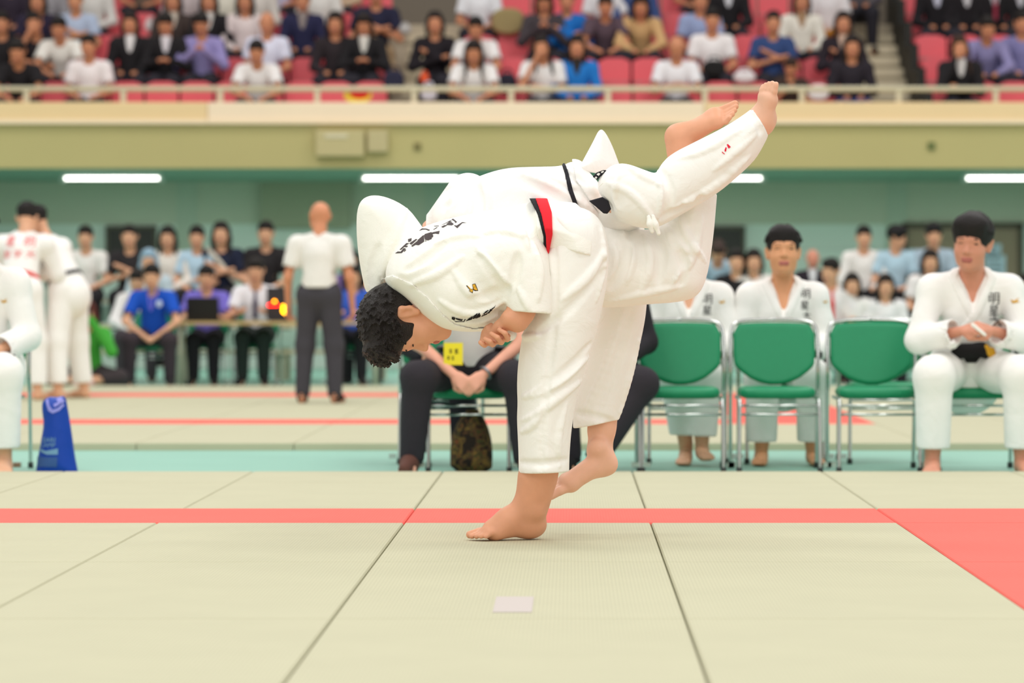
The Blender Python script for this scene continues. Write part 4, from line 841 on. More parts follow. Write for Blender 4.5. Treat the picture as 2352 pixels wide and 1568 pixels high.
# ================================================================== green stacking chairs
M_GREEN = mat('green_vinyl', (20, 138, 92), .42, noise=.05, nscale=30, bump=.15, bscale=260, spec=.4); M_CHR = mat('chrome_tube', (205, 208, 205), .18, 1.); M_RUB = mat('dark_rubber', (60, 62, 60), .7)
def chair_parts():
    bp = chaikin([(-.222, .775), (-.10, .785), (.10, .785), (.222, .775), (.222, .57), (.20, .535), (.11, .468), (0, .445), (-.11, .468), (-.20, .535), (-.222, .57)], 1)
    r = [('backrest', Field((-.25, .1, .42), (.25, .32, .82), .008).add(Blob(bp, .215, .022, .022, (0, .22), 0), 0).mesh('backrest'), M_GREEN)]
    sp = [(-.20, -.24), (.20, -.24), (.205, 0), (.195, .19), (-.195, .19), (-.205, 0)]; f = Field((-.24, -.04, -.28), (.24, .04, .23), .008).add(Blob(sp, 0, .03, .035, (0, 0), 2), 0).mesh('seat')
    f.transform(Matrix.Translation((0, 0, .415)) @ Matrix.Rotation(math.pi / 2, 4, 'X') @ Matrix.Scale(-1, 4, (0, 1, 0)))
    f.flip_normals(); r.append(('seat', f, M_GREEN))
    for s in (-1, 1):
        r.append(('rear_leg', MB().tube([(s * .232, .28, .012), (s * .235, .235, .40), (s * .235, .20, .55), (s * .235, .245, .74), (s * .20, .25, .795), (0, .255, .80)], .0105, 8, 2).mesh('rear_leg', True), M_CHR))
        r.append(('front_leg', MB().tube([(s * .205, .2, .385), (s * .207, -.20, .385), (s * .207, -.235, .37), (s * .21, -.24, .30), (s * .212, -.25, .012)], .0105, 8, 2).mesh('front_leg', True), M_CHR))
        r.append(('foot_cap', MB().tube([(s * .212, -.25, .0), (s * .212, -.25, .03)], .015, 8, 0).tube([(s * .232, .28, 0), (s * .232, .28, .03)], .015, 8, 0).mesh('foot_cap', True), M_RUB))
        r.append(('link_clip', MB().box((s * .25 - .02, -.26, .03), (s * .25 + .02, -.22, .055)).mesh('link_clip'), M_CHR))
    for z in (.352, .305): r.append(('cross_bar', MB().tube([(-.207, -.235, z), (.207, -.235, z)], .007, 8, 0).mesh('cross_bar', True), M_CHR))
    return r
CH = chair_parts()
def chair(label, x, y, rz=0, group='green stacking chairs', z=FLOOR):
    t = thing('stacking_chair', label, 'chair', (x, y, z), rz, group)
    for n, me, m in CH: obj(n, me, m, t)
    return t
def X_(px, Y): return (px - CX) * Y / F
R1, R2 = 17.3, 18.25
for px, lab in ((1565, 'empty green chair with its seat touching the dark trousered knee'), (1784, 'empty green chair in front of the facing athlete with eyes half closed'), (2010, 'empty green chair left of the athlete taping his fingers'), (2236, 'green chair under the athlete taping his fingers'),
                (2458, 'green chair cut off by the right picture edge'), (1080, 'green chair under the man with the yellow badge'), (1375, 'green chair hidden behind the thrower\'s legs'), (-50, 'green chair cut off by the left picture edge')):
    chair(lab, X_(px, R1), R1)
for px, lab in ((1575, 'second-row green chair under the athlete with crossed feet'), (1797, 'second-row green chair under the facing athlete with eyes half closed'), (2030, 'empty second-row green chair behind the front empty chair'), (1010, 'second-row green chair behind the man with the yellow badge')):
    chair(lab, X_(px, R2), R2)
# ================================================================== athletes and officials by the mat
GIM = gi_mat('white_judo_cloth_team', (248, 246, 242), 300., .2); VM = .0085
def local_decal(o, target, polys, pxc, Y, sc, m, name):
    s = F / Y; q = [[((x - pxc) / s / sc, ((CY - y) / s + H - FLOOR) / sc) for x, y in p] for p in polys]
    return ray_decal(name, q, target, 0, target, m, .003, img=False)
def glyphs(body, cx, cy, h, sk=0.): return [[(cx + x, cy - y) for x, y in p] for p in text_polys(body, h)]
def bird(cx, cy, w): return [[(cx - w, cy - .25 * w), (cx - .3 * w, cy + .1 * w), (cx + .8 * w, cy - .6 * w), (cx + .3 * w, cy + .1 * w), (cx + w, cy + .3 * w), (cx - .6 * w, cy + .6 * w), (cx - .4 * w, cy + .2 * w)]]
GOLD = mat('gold_embroidery', (220, 165, 40), .5)
def athlete(label, px, Y, J, key, belt=(30, 28, 30), text=None, emblem=None, sc=1.04, rz=0, sk=SKIN, hair='short', z=FLOOR, v=VM, bird_w=11):
    o = person(label, (X_(px, Y), Y, z), rz, J, key, v, ('gi', GIM), ('gi', GIM), (hair, (26, 20, 19)), None, sk, sc, detail=True)
    if belt: belt_for(o, J, mat('belt_cotton', belt, .8), v)
    if text:
        p = [q for c, x, y, h in text for q in glyphs(c, x, y, h)]
        if p: local_decal(o, o['top'], p, px, Y, sc, INK2, 'chest_lettering')
    if emblem: local_decal(o, o['top'], bird(*emblem, bird_w), px, Y, sc, GOLD, 'emblem')
    return o
Ja = pose(hs=1.13, lean=.34, arms='read', hpitch=.12, hyaw=-.38, spread=.11, build=1.12)
ra = athlete('athlete in white judo suit with black belt taping his fingers at right', 2222, R1 - .02, Ja, 'taping', text=[('明', 2270, 687, 30), ('星', 2270, 714, 26), ('大', 2272, 738, 28)], emblem=(2318, 690), sc=1.035, sk=(214, 148, 122), hair='thick')
tk = ra['root']; w0, w1 = Ja['wr', 0], Ja['wr', 1]
obj('finger_tape', sdf_mesh('finger_tape', [Cone(w0 * .5 + w1 * .5 + A(-.03, -.08, .03), w0 * .5 + w1 * .5 + A(.03, -.09, -.02), .011, .009, ((0, 1, 0), 2))], .004), mat('white_tape', (244, 240, 232), .8), tk)
kn_ = Ja['pel'] + .10 * Ja['ud'] + A(0, -.19, 0)
obj('belt_knot', sdf_mesh('belt_knot', [Cone(kn_ + A(-.07, 0, -.01), kn_ + A(.05, -.01, 0), .04, .034, ((0, 1, 0), 1.6)), Cone(kn_ + A(.04, 0, 0), kn_ + A(.12, 0, -.05), .028, .026, ((0, 1, 0), 2))], .006), mat('belt_cotton', (24, 22, 24), .8), tk)
obj('belt_embroidery', sdf_mesh('belt_embroidery', [Cone(kn_ + A(.065, -.022, .01), kn_ + A(.09, -.022, -.03), .017, .015, ((0, 1, 0), 2)), Cone(kn_ + A(.1, -.02, .0), kn_ + A(.105, -.02, -.03), .008, .008)], .005), GOLD, tk)
Jb = pose(hs=1.15, lean=.05, arms='lap', hpitch=-.10, hyaw=-.02, spread=.03, build=1.08)
athlete('athlete in white judo suit facing the camera behind an empty green chair', 1797, R2, Jb, 'facing', text=[('明', 1848, 676, 24), ('星', 1845, 702, 22), ('大', 1850, 726, 22)], emblem=(1893, 692), sc=.975, sk=(222, 160, 118), hair='short', bird_w=6)
Jc = pose(hs=1.15, lean=.05, arms='lap', hpitch=.05, hyaw=.05, spread=-.03, build=1.05, knee=None); Jc['an', 0], Jc['an', 1] = A(-.02, -.36, .09), A(.06, -.44, .12)
athlete('athlete in white judo suit with crossed ankles, face hidden behind the raised knee', 1580, R2, Jc, 'crossed', text=[('明', 1623, 688, 26), ('星', 1622, 714, 24)], emblem=(1657, 692), sc=.975, bird_w=8)
Jd = pose(hs=1.15, lean=.2, arms='lap', hpitch=.1, hyaw=.4, spread=.06)
athlete('seated athlete in white judo suit cut off by the left picture edge', -38, R1, Jd, 'edge', emblem=(22, 690), sc=1.05, bird_w=9)
# man with the badge
Je = pose(hs=1.15, lean=.36, arms='clasp', hpitch=.25, spread=.14); 
for i, s in ((0, -1), (1, 1)): Je['kn', i] = A(s * .25, -.42, .485); Je['an', i] = A(s * .285, -.40, .09); Je['wr', i] = A(s * .072, -.38, .50); Je['el', i] = Je['sh', i] + A(s * .10, -.10, -.26)
M_TRS = mat('charcoal_trouser_wool', (46, 42, 48), .85, noise=.08, nscale=40, bump=.3, bscale=25)
bo = person('man in white shirt and dark trousers with a yellow badge, hands clasped between knees', (X_(1082, R1), R1, FLOOR), 0, Je, 'badge', VM, ('tee', (238, 236, 234)), ('trousers', M_TRS), ('short', (30, 24, 22)), (92, 58, 48), (232, 170, 145), 1.03, detail=True)
bt = bo['root']; bz = (H - FLOOR - (810 - CY) * R1 / F) / 1.03; bx = (1047 - 1082) * R1 / F / 1.03; by = -.36
bdg = obj('badge', MB().box((-.048, -.004, -.056), (.048, .004, .056)).mesh('badge'), mat('yellow_card', (232, 216, 40), .5), bt, Matrix.Translation((bx, by, bz)) @ Matrix.Rotation(-.12, 4, 'X'))
bm_ = MB()
for x0, z0, w, h in ((-.02, .018, .014, .004), (-.02, .006, .014, .004), (-.015, .002, .004, .022), (.008, .02, .016, .004), (.008, .012, .016, .004), (.008, .002, .018, .004), (.012, .0, .004, .022), (-.03, -.016, .012, .004), (-.03, -.026, .012, .004), (-.026, -.03, .004, .016), (-.008, -.016, .012, .004), (-.008, -.03, .012, .004), (-.004, -.03, .004, .016)): bm_.box((x0, -.0055, z0), (x0 + w, -.003, z0 + h))
tag(obj('badge_print', bm_.mesh('badge_print'), INK2, bdg), kind='stuff')
obj('belt', sdf_mesh('belt', [Cone(Je['pel'] + A(-.11, -.03, .10), Je['pel'] + A(.11, -.03, .10), .075, .075, ((0, 0, 1), 3.2))], .01), mat('black_leather', (22, 20, 22), .4), bt)
d_ = norm(Je['wr', 1] - Je['el', 1]); wc = Je['wr', 1] - .02 * d_
obj('wristwatch', MB().tube([wc + .033 * (math.cos(a) * norm(np.cross(d_, A(0, 0, 1))) + math.sin(a) * norm(np.cross(d_, np.cross(d_, A(0, 0, 1))))) for a in np.arange(14) * math.tau / 14], .008, 6, 0, True).mesh('wristwatch', True), mat('steel_watch', (150, 150, 155), .3, 1.), bt)
Jf = pose(lean=.1, arms='lap', hpitch=.1, spread=.09); Jf['kn', 1] = A(.215, -.42, .47); Jf['an', 1] = A(-.02, -.52, .10); Jf['an', 0] = A(-.16, -.36, .09)
person('man in dark suit hidden behind the thrower\'s legs with one dark knee showing', (X_(1378, R1), R1, FLOOR), 0, Jf, 'hidden', VM, ('suit', (36, 33, 38)), ('trousers', M_TRS), ('short', (30, 24, 22)), (24, 22, 24), SKIN, 1.0, shirt=(235, 235, 235), detail=True)
Jg = pose(lean=.05, arms='lap', hpitch=.05, spread=.02)
person('man in dark clothes seated behind the man with the yellow badge', (X_(1015, R2), R2, FLOOR), 0, Jg, 'sit_plain', .012, ('suit', (34, 32, 38)), ('trousers', (36, 33, 40)), ('short', (30, 24, 22)), (30, 28, 30), SKIN, .98, shirt=(230, 230, 230))
# ---- bags
def bag(name, label, px0, Y, poly, T, m, z=FLOOR):
    q = np.array([(X_(x, Y), (1079 - y) / (F / Y)) for x, y in poly]); c = q.mean(0)[0]; q[:, 0] -= c
    f = Field((q[:, 0].min() - .03, -T - .03, -.02), (q[:, 0].max() + .03, T + .03, q[:, 1].max() + .03), .007).add(Blob(q, 0, T, .09, (0, 0), 1), 0); f.plane((0, 0, .001), (0, 0, -1))
    t = thing(name, label, 'bag', (c, Y, z)); b = obj('bag_body', f.mesh('bag_body'), m, t); return t, b, c
def camo():
    m = mat('camouflage_cloth', (92, 70, 38), .8); N, L = nodes(m); b = N['Principled BSDF']; tc = N.new('ShaderNodeTexCoord'); n = N.new('ShaderNodeTexNoise'); n.inputs['Scale'].default_value = 16; n.inputs['Detail'].default_value = 3; n.inputs['Distortion'].default_value = 1.5
    r = N.new('ShaderNodeValToRGB'); e = r.color_ramp.elements; e[0].position, e[0].color = .36, (*lin((38, 28, 20)), 1); e[1].position, e[1].color = .68, (*lin((186, 96, 48)), 1)
    for p, c in ((.44, (92, 62, 38)), (.50, (66, 66, 34)), (.56, (128, 96, 46)), (.62, (60, 46, 34))): x = e.new(p); x.color = (*lin(c), 1)
    r.color_ramp.interpolation = 'CONSTANT'; L.new(tc.outputs['Object'], n.inputs['Vector']); L.new(n.outputs[0], r.inputs[0]); L.new(r.outputs[0], b.inputs['Base Color']); return m
ct, cb_, _ = bag('drawstring_bag', 'brown camouflage drawstring bag standing under the badge man\'s chair', 1085, 17.2, [(1034, 1085), (1034, 1010), (1048, 970), (1066, 945), (1080, 934), (1094, 936), (1112, 955), (1126, 990), (1132, 1030), (1130, 1085)], .10, camo())
obj('drawstring', MB().tube([(-.03, -.02, .325), (0, -.045, .30), (.03, -.02, .325)], .006, 6, 2).mesh('drawstring', True), mat('brown_cord', (88, 56, 36), .8), ct)
M_BLUE = mat('blue_nylon', (18, 66, 168), .45, noise=.1, nscale=9, bump=.5, bscale=14)
YB = 17.0
bb, bbody, bc = bag('drawstring_bag', 'tall blue nylon drawstring bag with pale print standing on the floor at left', 130, YB, [(82, 1090), (84, 1060), (95, 1000), (101, 965), (96, 930), (98, 912), (112, 902), (130, 904), (150, 899), (156, 930), (164, 980), (172, 1040), (180, 1078), (176, 1090)], .075, M_BLUE)
def bagp(pts): return [((X_(x, YB) - bc), (1079 - y) / (F / YB)) for x, y in pts]
PR = mat('pale_blue_print', (120, 160, 190), .6); PR2 = mat('lilac_print', (150, 150, 225), .6); PR3 = mat('dull_blue_print', (60, 92, 150), .6)
def onbag(name, polys, m): return ray_decal(name, [bagp(p) for p in polys], bbody, 0, bbody, m, .003, img=False)
tx = [[(x, y) for x, y in p] for p in glyphs('EARI', 118, 1001, 15)] + glyphs('CAMP', 114, 1013, 14)
onbag('bag_lettering', tx, PR)
onbag('bag_swoosh', [[(92, 1020), (110, 1026), (138, 1020), (138, 1034), (112, 1034), (98, 1028)]], PR)
onbag('bag_patch', [[(88, 1040), (137, 1040), (136, 1062), (90, 1062)]], PR3)
onbag('bag_circle_print', [[(108, 910), (114, 908), (118, 922), (126, 932), (136, 928), (146, 918), (150, 922), (140, 934), (126, 940), (116, 934)], [(132, 908), (142, 904), (150, 912), (146, 918), (136, 914)], [(127, 920), (140, 914), (142, 918), (130, 926)]], PR2)
for s in (-1, 1): obj('corner_cord', MB().tube([(s * .10, -.02, .01), (s * .125, -.03, .008), (s * .135, -.02, .006)], .004, 6, 1).mesh('corner_cord', True), mat('blue_cord', (30, 80, 150), .7), bb)
# ================================================================== second mat: grapplers and the official
Jh = pose('stand', lean=.42, arms='read', hpitch=.5, spread=.07, build=1.1)
h1 = athlete('athlete with red belt and red back lettering gripping an opponent on the far mat', 42, 28.3, Jh, 'grapple', belt=(226, 40, 34), rz=math.pi - .1, sc=1.03, z=0, v=.012)
tl = [[(-x, z) for x, z in p] for p in [[(a * .0042 * 1, b * .0042) for a, b in q] for q in ()]]
zb = 1.30
ray = []
for c, x, z, h in (('明', -.08, 1.33, .10), ('星', .08, 1.33, .10), ('大', -.10, 1.22, .075), ('学', .0, 1.22, .075), ('部', .10, 1.22, .075)): ray += [[(x - a * 1, z + b) for a, b in p] for p in text_polys(c, h)]
# the back faces +Y in the figure's own frame: drop the letters from behind
def back_decal(o, polys, m, name):
    me = o['top'].data.copy(); me.transform(Matrix.Rotation(math.pi, 4, 'Z')); tmp = bpy.data.objects.new('tmp', me)
    d = ray_decal(name, [[(-x, z) for x, z in p] for p in polys], tmp, 0, o['top'], m, .004, img=False); d.data.transform(Matrix.Rotation(math.pi, 4, 'Z')); bpy.data.objects.remove(tmp); return d
back_decal(h1, ray, mat('red_print', (236, 70, 70), .7), 'back_lettering')
Ji = pose('stand', lean=.50, arms='read', hpitch=.5, spread=.09, build=1.1)
athlete('athlete with black belt bent over, gripped by the red-belted one on the far mat', 158, 28.7, Ji, 'grapple2', rz=-math.pi / 2 - .45, sc=1.03, z=0, v=.012)
Jk = pose('stand', lean=.03, arms='hang', hpitch=.05, hyaw=.45, spread=.04, build=1.12)
person('bald official in white shirt and charcoal trousers standing with his back turned', (X_(733, 27.4), 27.4, 0), math.pi - .12, Jk, 'official', .011, ('tee', (236, 234, 228)), ('trousers', (66, 64, 70)), None, (26, 24, 24), (216, 148, 112), .985, detail=True)
# ================================================================== officials' table and benches behind the second mat
WOOD = mat('table_wood', (196, 164, 112), .5, noise=.08, nscale=6); LEGM = mat('pale_metal_leg', (190, 188, 164), .5)
TY = 34.6
t = thing('folding_table', 'long pale wooden officials\' table behind the far mat', 'table', (X_(640, TY), TY, FLOOR))
obj('tabletop', MB().box((-1.1, -.22, .655), (1.1, .22, .69)).mesh('tabletop'), WOOD, t)
for x in (-1.03, 1.03):
    for y in (-.18, .18): obj('leg', MB().tube([(x, y, 0), (x, y, .655)], .018, 8, 0).mesh('leg', True), LEGM, t)
TZ = FLOOR + .69
t = thing('laptop', 'black laptop with its lid towards the camera on the officials\' table', 'laptop', (X_(468, TY), TY, TZ))
obj('lid', MB().box((-.17, -.005, .0), (.17, .01, .24)).mesh('lid'), mat('black_plastic', (28, 28, 28), .4), t, Matrix.Translation((0, -.1, .012)) @ Matrix.Rotation(.15, 4, 'X'))
obj('keyboard_base', MB().box((-.17, -.1, 0), (.17, .14, .018)).mesh('keyboard_base'), mat('black_plastic', (28, 28, 28), .4), t)
obj('lid_badge', MB().box((-.05, -.11, .12), (.05, -.118, .135)).mesh('lid_badge'), mat('grey_badge', (90, 110, 100), .4), t)
t = thing('score_display', 'dark score display with lit red and orange digits on the officials\' table', 'display', (X_(642, TY), TY - .05, TZ))
obj('case', MB().box((-.13, -.03, .02), (.13, .08, .36)).mesh('case'), mat('dark_case', (48, 46, 48), .5), t); obj('base', MB().box((-.1, -.08, 0), (.1, .1, .022)).mesh('base'), mat('dark_case', (48, 46, 48), .5), t)
for nm, x, z, c, pts in (('red_digit', -.06, .17, (255, 20, 10), [(-.05, 0), (.05, 0)]), ('orange_digit', -.045, .21, (255, 150, 0), [(-.012, 0), (.012, 0)]), ('orange_digit', .06, .08, (255, 165, 0), [(-.012, .09), (-.015, .02), (.015, 0)])):
    obj(nm, MB().tube([(x + a, -.034, z + b) for a, b in pts], .011, 6, 0).mesh(nm, True), mat('lit_' + nm, c, emit=9.), t)
def seated(label, px, Y, key, J, top, bottom=('trousers', (34, 32, 36)), hair=('short', (28, 22, 20)), z=FLOOR, rz=0, sc=1., **k): return person(label, (X_(px, Y), Y, z), rz, J, key, .012, top, bottom, hair, k.pop('shoes', (34, 32, 32)), k.pop('sk', SKIN), sc, **k)
JT, JL, JFD, JR, JC, JB, JH = pose(lean=.14, arms='table', hpitch=.25), pose(lean=.12, arms='lap', hpitch=.15, spread=.04), pose(lean=.08, arms='folded', hpitch=.05), pose(lean=.25, arms='read', hpitch=.45), pose(lean=.22, arms='chin', hpitch=.1, hroll=-.15), pose(lean=.5, arms='knees', hpitch=.35, spread=.05), pose(lean=.18, arms='phone', hpitch=.5)
JX = pose(lean=.1, arms='folded', cross=True, hpitch=.1)
TEAL = mat('teal', (60, 140, 110), .5)
for px, Y, lab in ((475, 35.3, 'green chair under the man in the lilac shirt at the table'), (590, 35.3, 'green chair under the man with the dark tie at the table'), (800, 35.3, 'green chair at the officials\' table behind the bald official'), (352, 34.5, 'green chair under the man in the royal blue polo shirt')): chair(lab, X_(px, Y), Y)
seated('man in lilac shirt sitting behind the black laptop', 477, 35.25, 'table', JT, ('tee', (124, 112, 206)), sc=.98)
a_ = seated('man in white shirt and dark tie sitting at the officials\' table', 590, 35.25, 'table', JT, ('tee', (240, 238, 242)), bottom=('trousers', (36, 46, 42)), sc=1.04, tie=(70, 60, 84))
seated('person in blue and white top at the table behind the bald official', 812, 35.25, 'table', JT, ('tee', (60, 100, 200)), hair=('bob', (26, 20, 22)), sc=1.)
JU = pose(lean=.3, arms='clasp', hpitch=.2, spread=.10)
u_ = seated('man in royal blue polo with lanyard sitting left of the table', 355, 34.4, 'clasp', JU, ('tee', (24, 82, 192)), bottom=('trousers', (58, 48, 54)), sc=1.0)
obj('lanyard', MB().tube([JU['nb'] + A(-.05, -.06, .03), JU['chest'] + A(-.02, -.19, .04), JU['chest'] + A(0, -.2, -.08), JU['chest'] + A(.02, -.19, .04), JU['nb'] + A(.05, -.06, .03)], .008, 6, 2).mesh('lanyard', True), mat('violet_strap', (120, 110, 220), .7), u_['root'])
obj('shirt_print', sdf_mesh('shirt_print', [Ell(JU['chest'] + A(.08, -.158, .02), (.035, .012, .04))], .008), mat('pale_print', (200, 214, 240), .7), u_['root'])
JP = pose('floor', lean=.25, arms='camera', hpitch=.1)
p_ = seated('photographer with auburn hair and green vest sitting cross-legged at the mat edge', 205, 33.7, 'floor', JP, ('long', (70, 165, 60)), bottom=('trousers', (60, 52, 54)), hair=('bob', (96, 44, 34)), shoes=(200, 160, 150), sc=.98)
cm = thing('camera_body', 'black camera held to the face of the auburn-haired photographer', 'camera', tuple(np.array((X_(205, 33.7), 33.7, FLOOR)) + JP['head'] + A(0, -.17, -.02)))
obj('camera_case', MB().box((-.07, -.03, -.045), (.07, .03, .045)).mesh('camera_case'), mat('black_plastic', (24, 24, 24), .4), cm); obj('lens', MB().tube([(0, -.03, 0), (0, -.14, -.005)], .036, 12, 0).mesh('lens', True), mat('black_plastic', (24, 24, 24), .4), cm)
# benches (low tiers) along the wall
BT = [(.36, 36.1), (.64, 36.8), (.92, 37.5)]
def bleacher(label, p0, p1):
    b = thing('tiered_bench', label, 'bench', (0, 0, FLOOR)); x0, x1 = X_(p0, 36.5), X_(p1, 36.5)
    for z, y in BT:
        obj('plank', MB().box((x0, y - .16, z - .04), (x1, y + .16, z)).mesh('plank'), mat('cream_plank', (206, 196, 162), .5, noise=.05), b)
        for i in range(4):
            x = x0 + .15 + (x1 - x0 - .3) * i / 3; obj('upright', MB().box((x - .03, y - .05, 0), (x + .03, y + .05, z - .04)).mesh('upright'), LEGM, b)
        if z > .5: obj('riser', MB().box((x0, y - .17, z - .26), (x1, y - .15, z - .06)).mesh('riser'), mat('mint_riser', (170, 200, 184), .6), b)
bleacher('cream plank tiered bench behind the officials\' table at left', 165, 900); bleacher('cream plank tiered bench behind the athletes at right', 1600, 2420)
def bench(label, px, py, tier, key, J, top, **k):
    """onlooker on bench tier; the head lands at the given photo height"""
    z, Y = BT[tier]; Y -= .03; sc = k.pop('sc', 1.0); hz = H - (py - CY) * (Y - .1) / F; z0 = hz - J['head'][2] * sc; lo = FLOOR + z - .44 * sc
    z0 = min(max(z0, lo - .03), lo + .10); return seated(label, px, Y, key, J, top, z=z0, sc=sc, **k)
bench('young man in white shirt seated left beside the grapplers', 200, 590, 2, 'lap', JL, ('tee', (236, 232, 226)))
bench('man in black shirt in front of the dark wall panel', 300, 598, 2, 'folded', JFD, ('tee', (44, 40, 42)))
bench('man in white shirt behind the royal blue polo', 325, 645, 0, 'lean', JB, ('long', (236, 232, 230)), bottom=('trousers', (66, 60, 64)))
bench('woman with long dark hair in an off-white blouse left of the table', 388, 590, 2, 'lap', JL, ('long', (232, 224, 214)), hair=('long', (30, 24, 22)))
bench('person in pale blue shirt beside the woman with the shoulder strap', 455, 578, 2, 'lap', JL, ('tee', (186, 214, 232)))
w_ = bench('woman in navy polo with a pale shoulder strap', 510, 572, 2, 'folded', JFD, ('tee', (30, 36, 58)), hair=('long', (34, 26, 24)), sc=1.05)
obj('shoulder_strap', MB().tube([JFD['sh', 0] + A(.02, -.04, .07), JFD['chest'] + A(-.02, -.17, .03), JFD['pel'] + A(.16, -.12, .12)], .026, 6, 2).mesh('shoulder_strap', True), mat('pale_strap', (206, 200, 186), .7), w_['root'])
bench('young man in black polo seated behind the man with the tie', 613, 570, 2, 'lap', JL, ('tee', (40, 36, 38)), sc=1.06)
bench('person with dark hair in a purple top right of the bald official', 808, 605, 1, 'lap', JL, ('tee', (120, 96, 150)), hair=('bob', (24, 20, 22)))
bench('person in white top at the bench behind the thrower\'s head', 838, 660, 0, 'lean', JB, ('tee', (230, 226, 226)))
bench('onlooker in pale cap leaning between the bench rows at left', 345, 600, 1, 'lap', JL, ('tee', (190, 206, 214)), hair=('bob', (150, 180, 200)))
bench('person in pale blue shirt bent forward behind the raised knee', 1645, 608, 2, 'bow', pose(lean=.75, arms='knees', hpitch=.8), ('tee', (186, 218, 238)), hair=('short', (60, 44, 38)))
bench('person in black top right of the bent figure in pale blue', 1690, 600, 1, 'lap', JL, ('long', (30, 28, 30)))
bench('woman in white cardigan left of the facing athlete\'s head', 1730, 598, 1, 'lap', JL, ('long', (236, 232, 226)), hair=('bob', (32, 24, 22)))
q_ = seated('balding man in dark suit standing behind the facing athlete', 1866, 38.3, 'stand', pose('stand', lean=.02, arms='hang', hpitch=.0), ('suit', (44, 36, 46)), hair=('balding', (60, 50, 46)), sc=.88, shirt=(238, 236, 240), sk=(222, 150, 126))
bench('young man in white shirt and red tie looking left', 1908, 622, 0, 'lapleft', pose(lean=.12, arms='lap', hpitch=.2, hyaw=-.6), ('tee', (240, 236, 236)), tie=(214, 50, 50), sc=1.06)
bench('woman with bobbed hair in white blouse behind the empty chair', 1955, 652, 0, 'lap', JL, ('long', (240, 238, 234)), hair=('bob', (34, 26, 22)), sc=.95)
bench('young athlete in white judo jacket high on the bench', 1982, 588, 2, 'lap', JL, ('long', (238, 234, 230)))
bench('woman with long dark hair and red cheeks in white top near the right athlete', 2032, 655, 0, 'lap', JL, ('long', (240, 238, 238)), hair=('long', (36, 26, 22)), sc=.97)
bench('dark-haired person in pale blue shirt with face turned away', 2055, 602, 2, 'lapaway', pose(lean=.15, arms='lap', hpitch=.2, hyaw=1.3), ('tee', (182, 212, 228)), hair=('thick', (20, 18, 20)))
bench('person with black hair beside the right athlete\'s shoulder', 2142, 572, 2, 'lap', JL, ('tee', (170, 190, 205)), hair=('thick', (22, 20, 22)), sc=1.03)
bench('person with hair tied back in white top left of the right athlete', 2134, 632, 1, 'lap', JL, ('tee', (238, 234, 232)), hair=('bob', (38, 28, 24)))
bench('person with reddish face at the right picture edge behind the athlete', 2358, 660, 0, 'lap', JL, ('long', (150, 60, 60)))
# ================================================================== spectators in the balcony stand
def spec(label, px, py, row, key, J, top, **k):
    Y = ROWY(row) - .12; sc = k.pop('sc', 1.11); hz = H - (py - CY) * (Y - .1) / F; z0 = hz - J['head'][2] * sc; lo = ROWZ(row); z0 = min(max(z0, lo - .10), lo + .06)
    return person(label, (X_(px, Y), Y, z0), k.pop('rz', 0), J, key, .014, top, k.pop('bottom', ('trousers', (40, 38, 46))), k.pop('hair', ('short', (30, 24, 22))), (40, 36, 36), k.pop('sk', (206, 140, 104)), sc, 'spectators in the stand', **k)
LG, BBH = ('long', (34, 24, 22)), ('bob', (34, 24, 22)); WH, BK = (238, 234, 232), (30, 27, 30)
S = spec
S('spectator in black shirt leaning on the rail at far left, front row', 52, 152, 1, 'lean', JB, ('tee', BK))
S('spectator in white T-shirt leaning forward in the front row at left', 207, 155, 1, 'lap', JL, ('tee', (240, 230, 230)))
S('young man in white shirt resting chin on joined hands in the front row', 596, 145, 1, 'lean', JB, ('tee', WH))
S('woman with long dark hair in white T-shirt in front of the middle aisle', 1090, 165, 1, 'lean', JB, ('tee', WH), hair=LG)
S('woman in white T-shirt propping her face on one hand in the front row', 1247, 138, 1, 'chin', JC, ('tee', WH), hair=LG)
S('woman in bright blue open jacket sitting alone in the front row', 1325, 162, 1, 'lap', JL, ('long', (34, 120, 200)), hair=LG, shirt=(50, 44, 40))
S('balding man in white T-shirt reading in the front row', 1553, 142, 1, 'read', JR, ('tee', (238, 236, 240)), hair=('balding', (70, 56, 50)))
S('small brown-haired spectator in dark top behind the upturned foot', 1815, 165, 1, 'bowed', JH, ('tee', (60, 44, 38)), hair=('short', (52, 34, 26)), sc=.9)
S('dark-haired woman in black and blue at the front end of the right stairs', 1955, 150, 1, 'lap', JL, ('long', (40, 34, 42)), hair=LG, bottom=('skirt', (44, 70, 140)))
S('woman with long brown hair in black suit in the right block', 2203, 158, 1, 'chin', JC, ('suit', BK), hair=('long', (58, 38, 28)), shirt=(236, 232, 232))
S('spectator in black at the left picture edge, second row', 8, 100, 2, 'lap', JL, ('tee', BK))
S('spectator in black with bare arm raised to the face at left', 88, 118, 2, 'chin', JC, ('tee', (36, 30, 36)))
S('man in white T-shirt with grey print, second row at left', 146, 112, 2, 'lean', JB, ('tee', (234, 230, 222)))
S('woman in black suit and white shirt, left of a similar suited neighbour', 302, 106, 2, 'lap', JL, ('suit', BK), hair=BBH, shirt=(240, 236, 236))
S('dark-haired person in black suit, right of a similar suited neighbour', 385, 108, 2, 'read', JR, ('suit', BK), shirt=(236, 230, 236))
S('person in lavender shirt holding a white bottle to the mouth', 466, 94, 2, 'phone', JH, ('long', (150, 140, 192)))
S('grey-haired man in pale blue-white shirt looking left', 615, 82, 2, 'lap', JL, ('tee', (222, 222, 240)), hair=('balding', (120, 110, 104)))
S('woman in dark jacket beside the woman with the white drink', 772, 116, 2, 'lap', JL, ('long', (44, 36, 40)), hair=BBH)
S('woman in black suit with a white drink above the red fan', 838, 118, 2, 'read', JR, ('suit', BK), hair=BBH, shirt=(232, 228, 220))
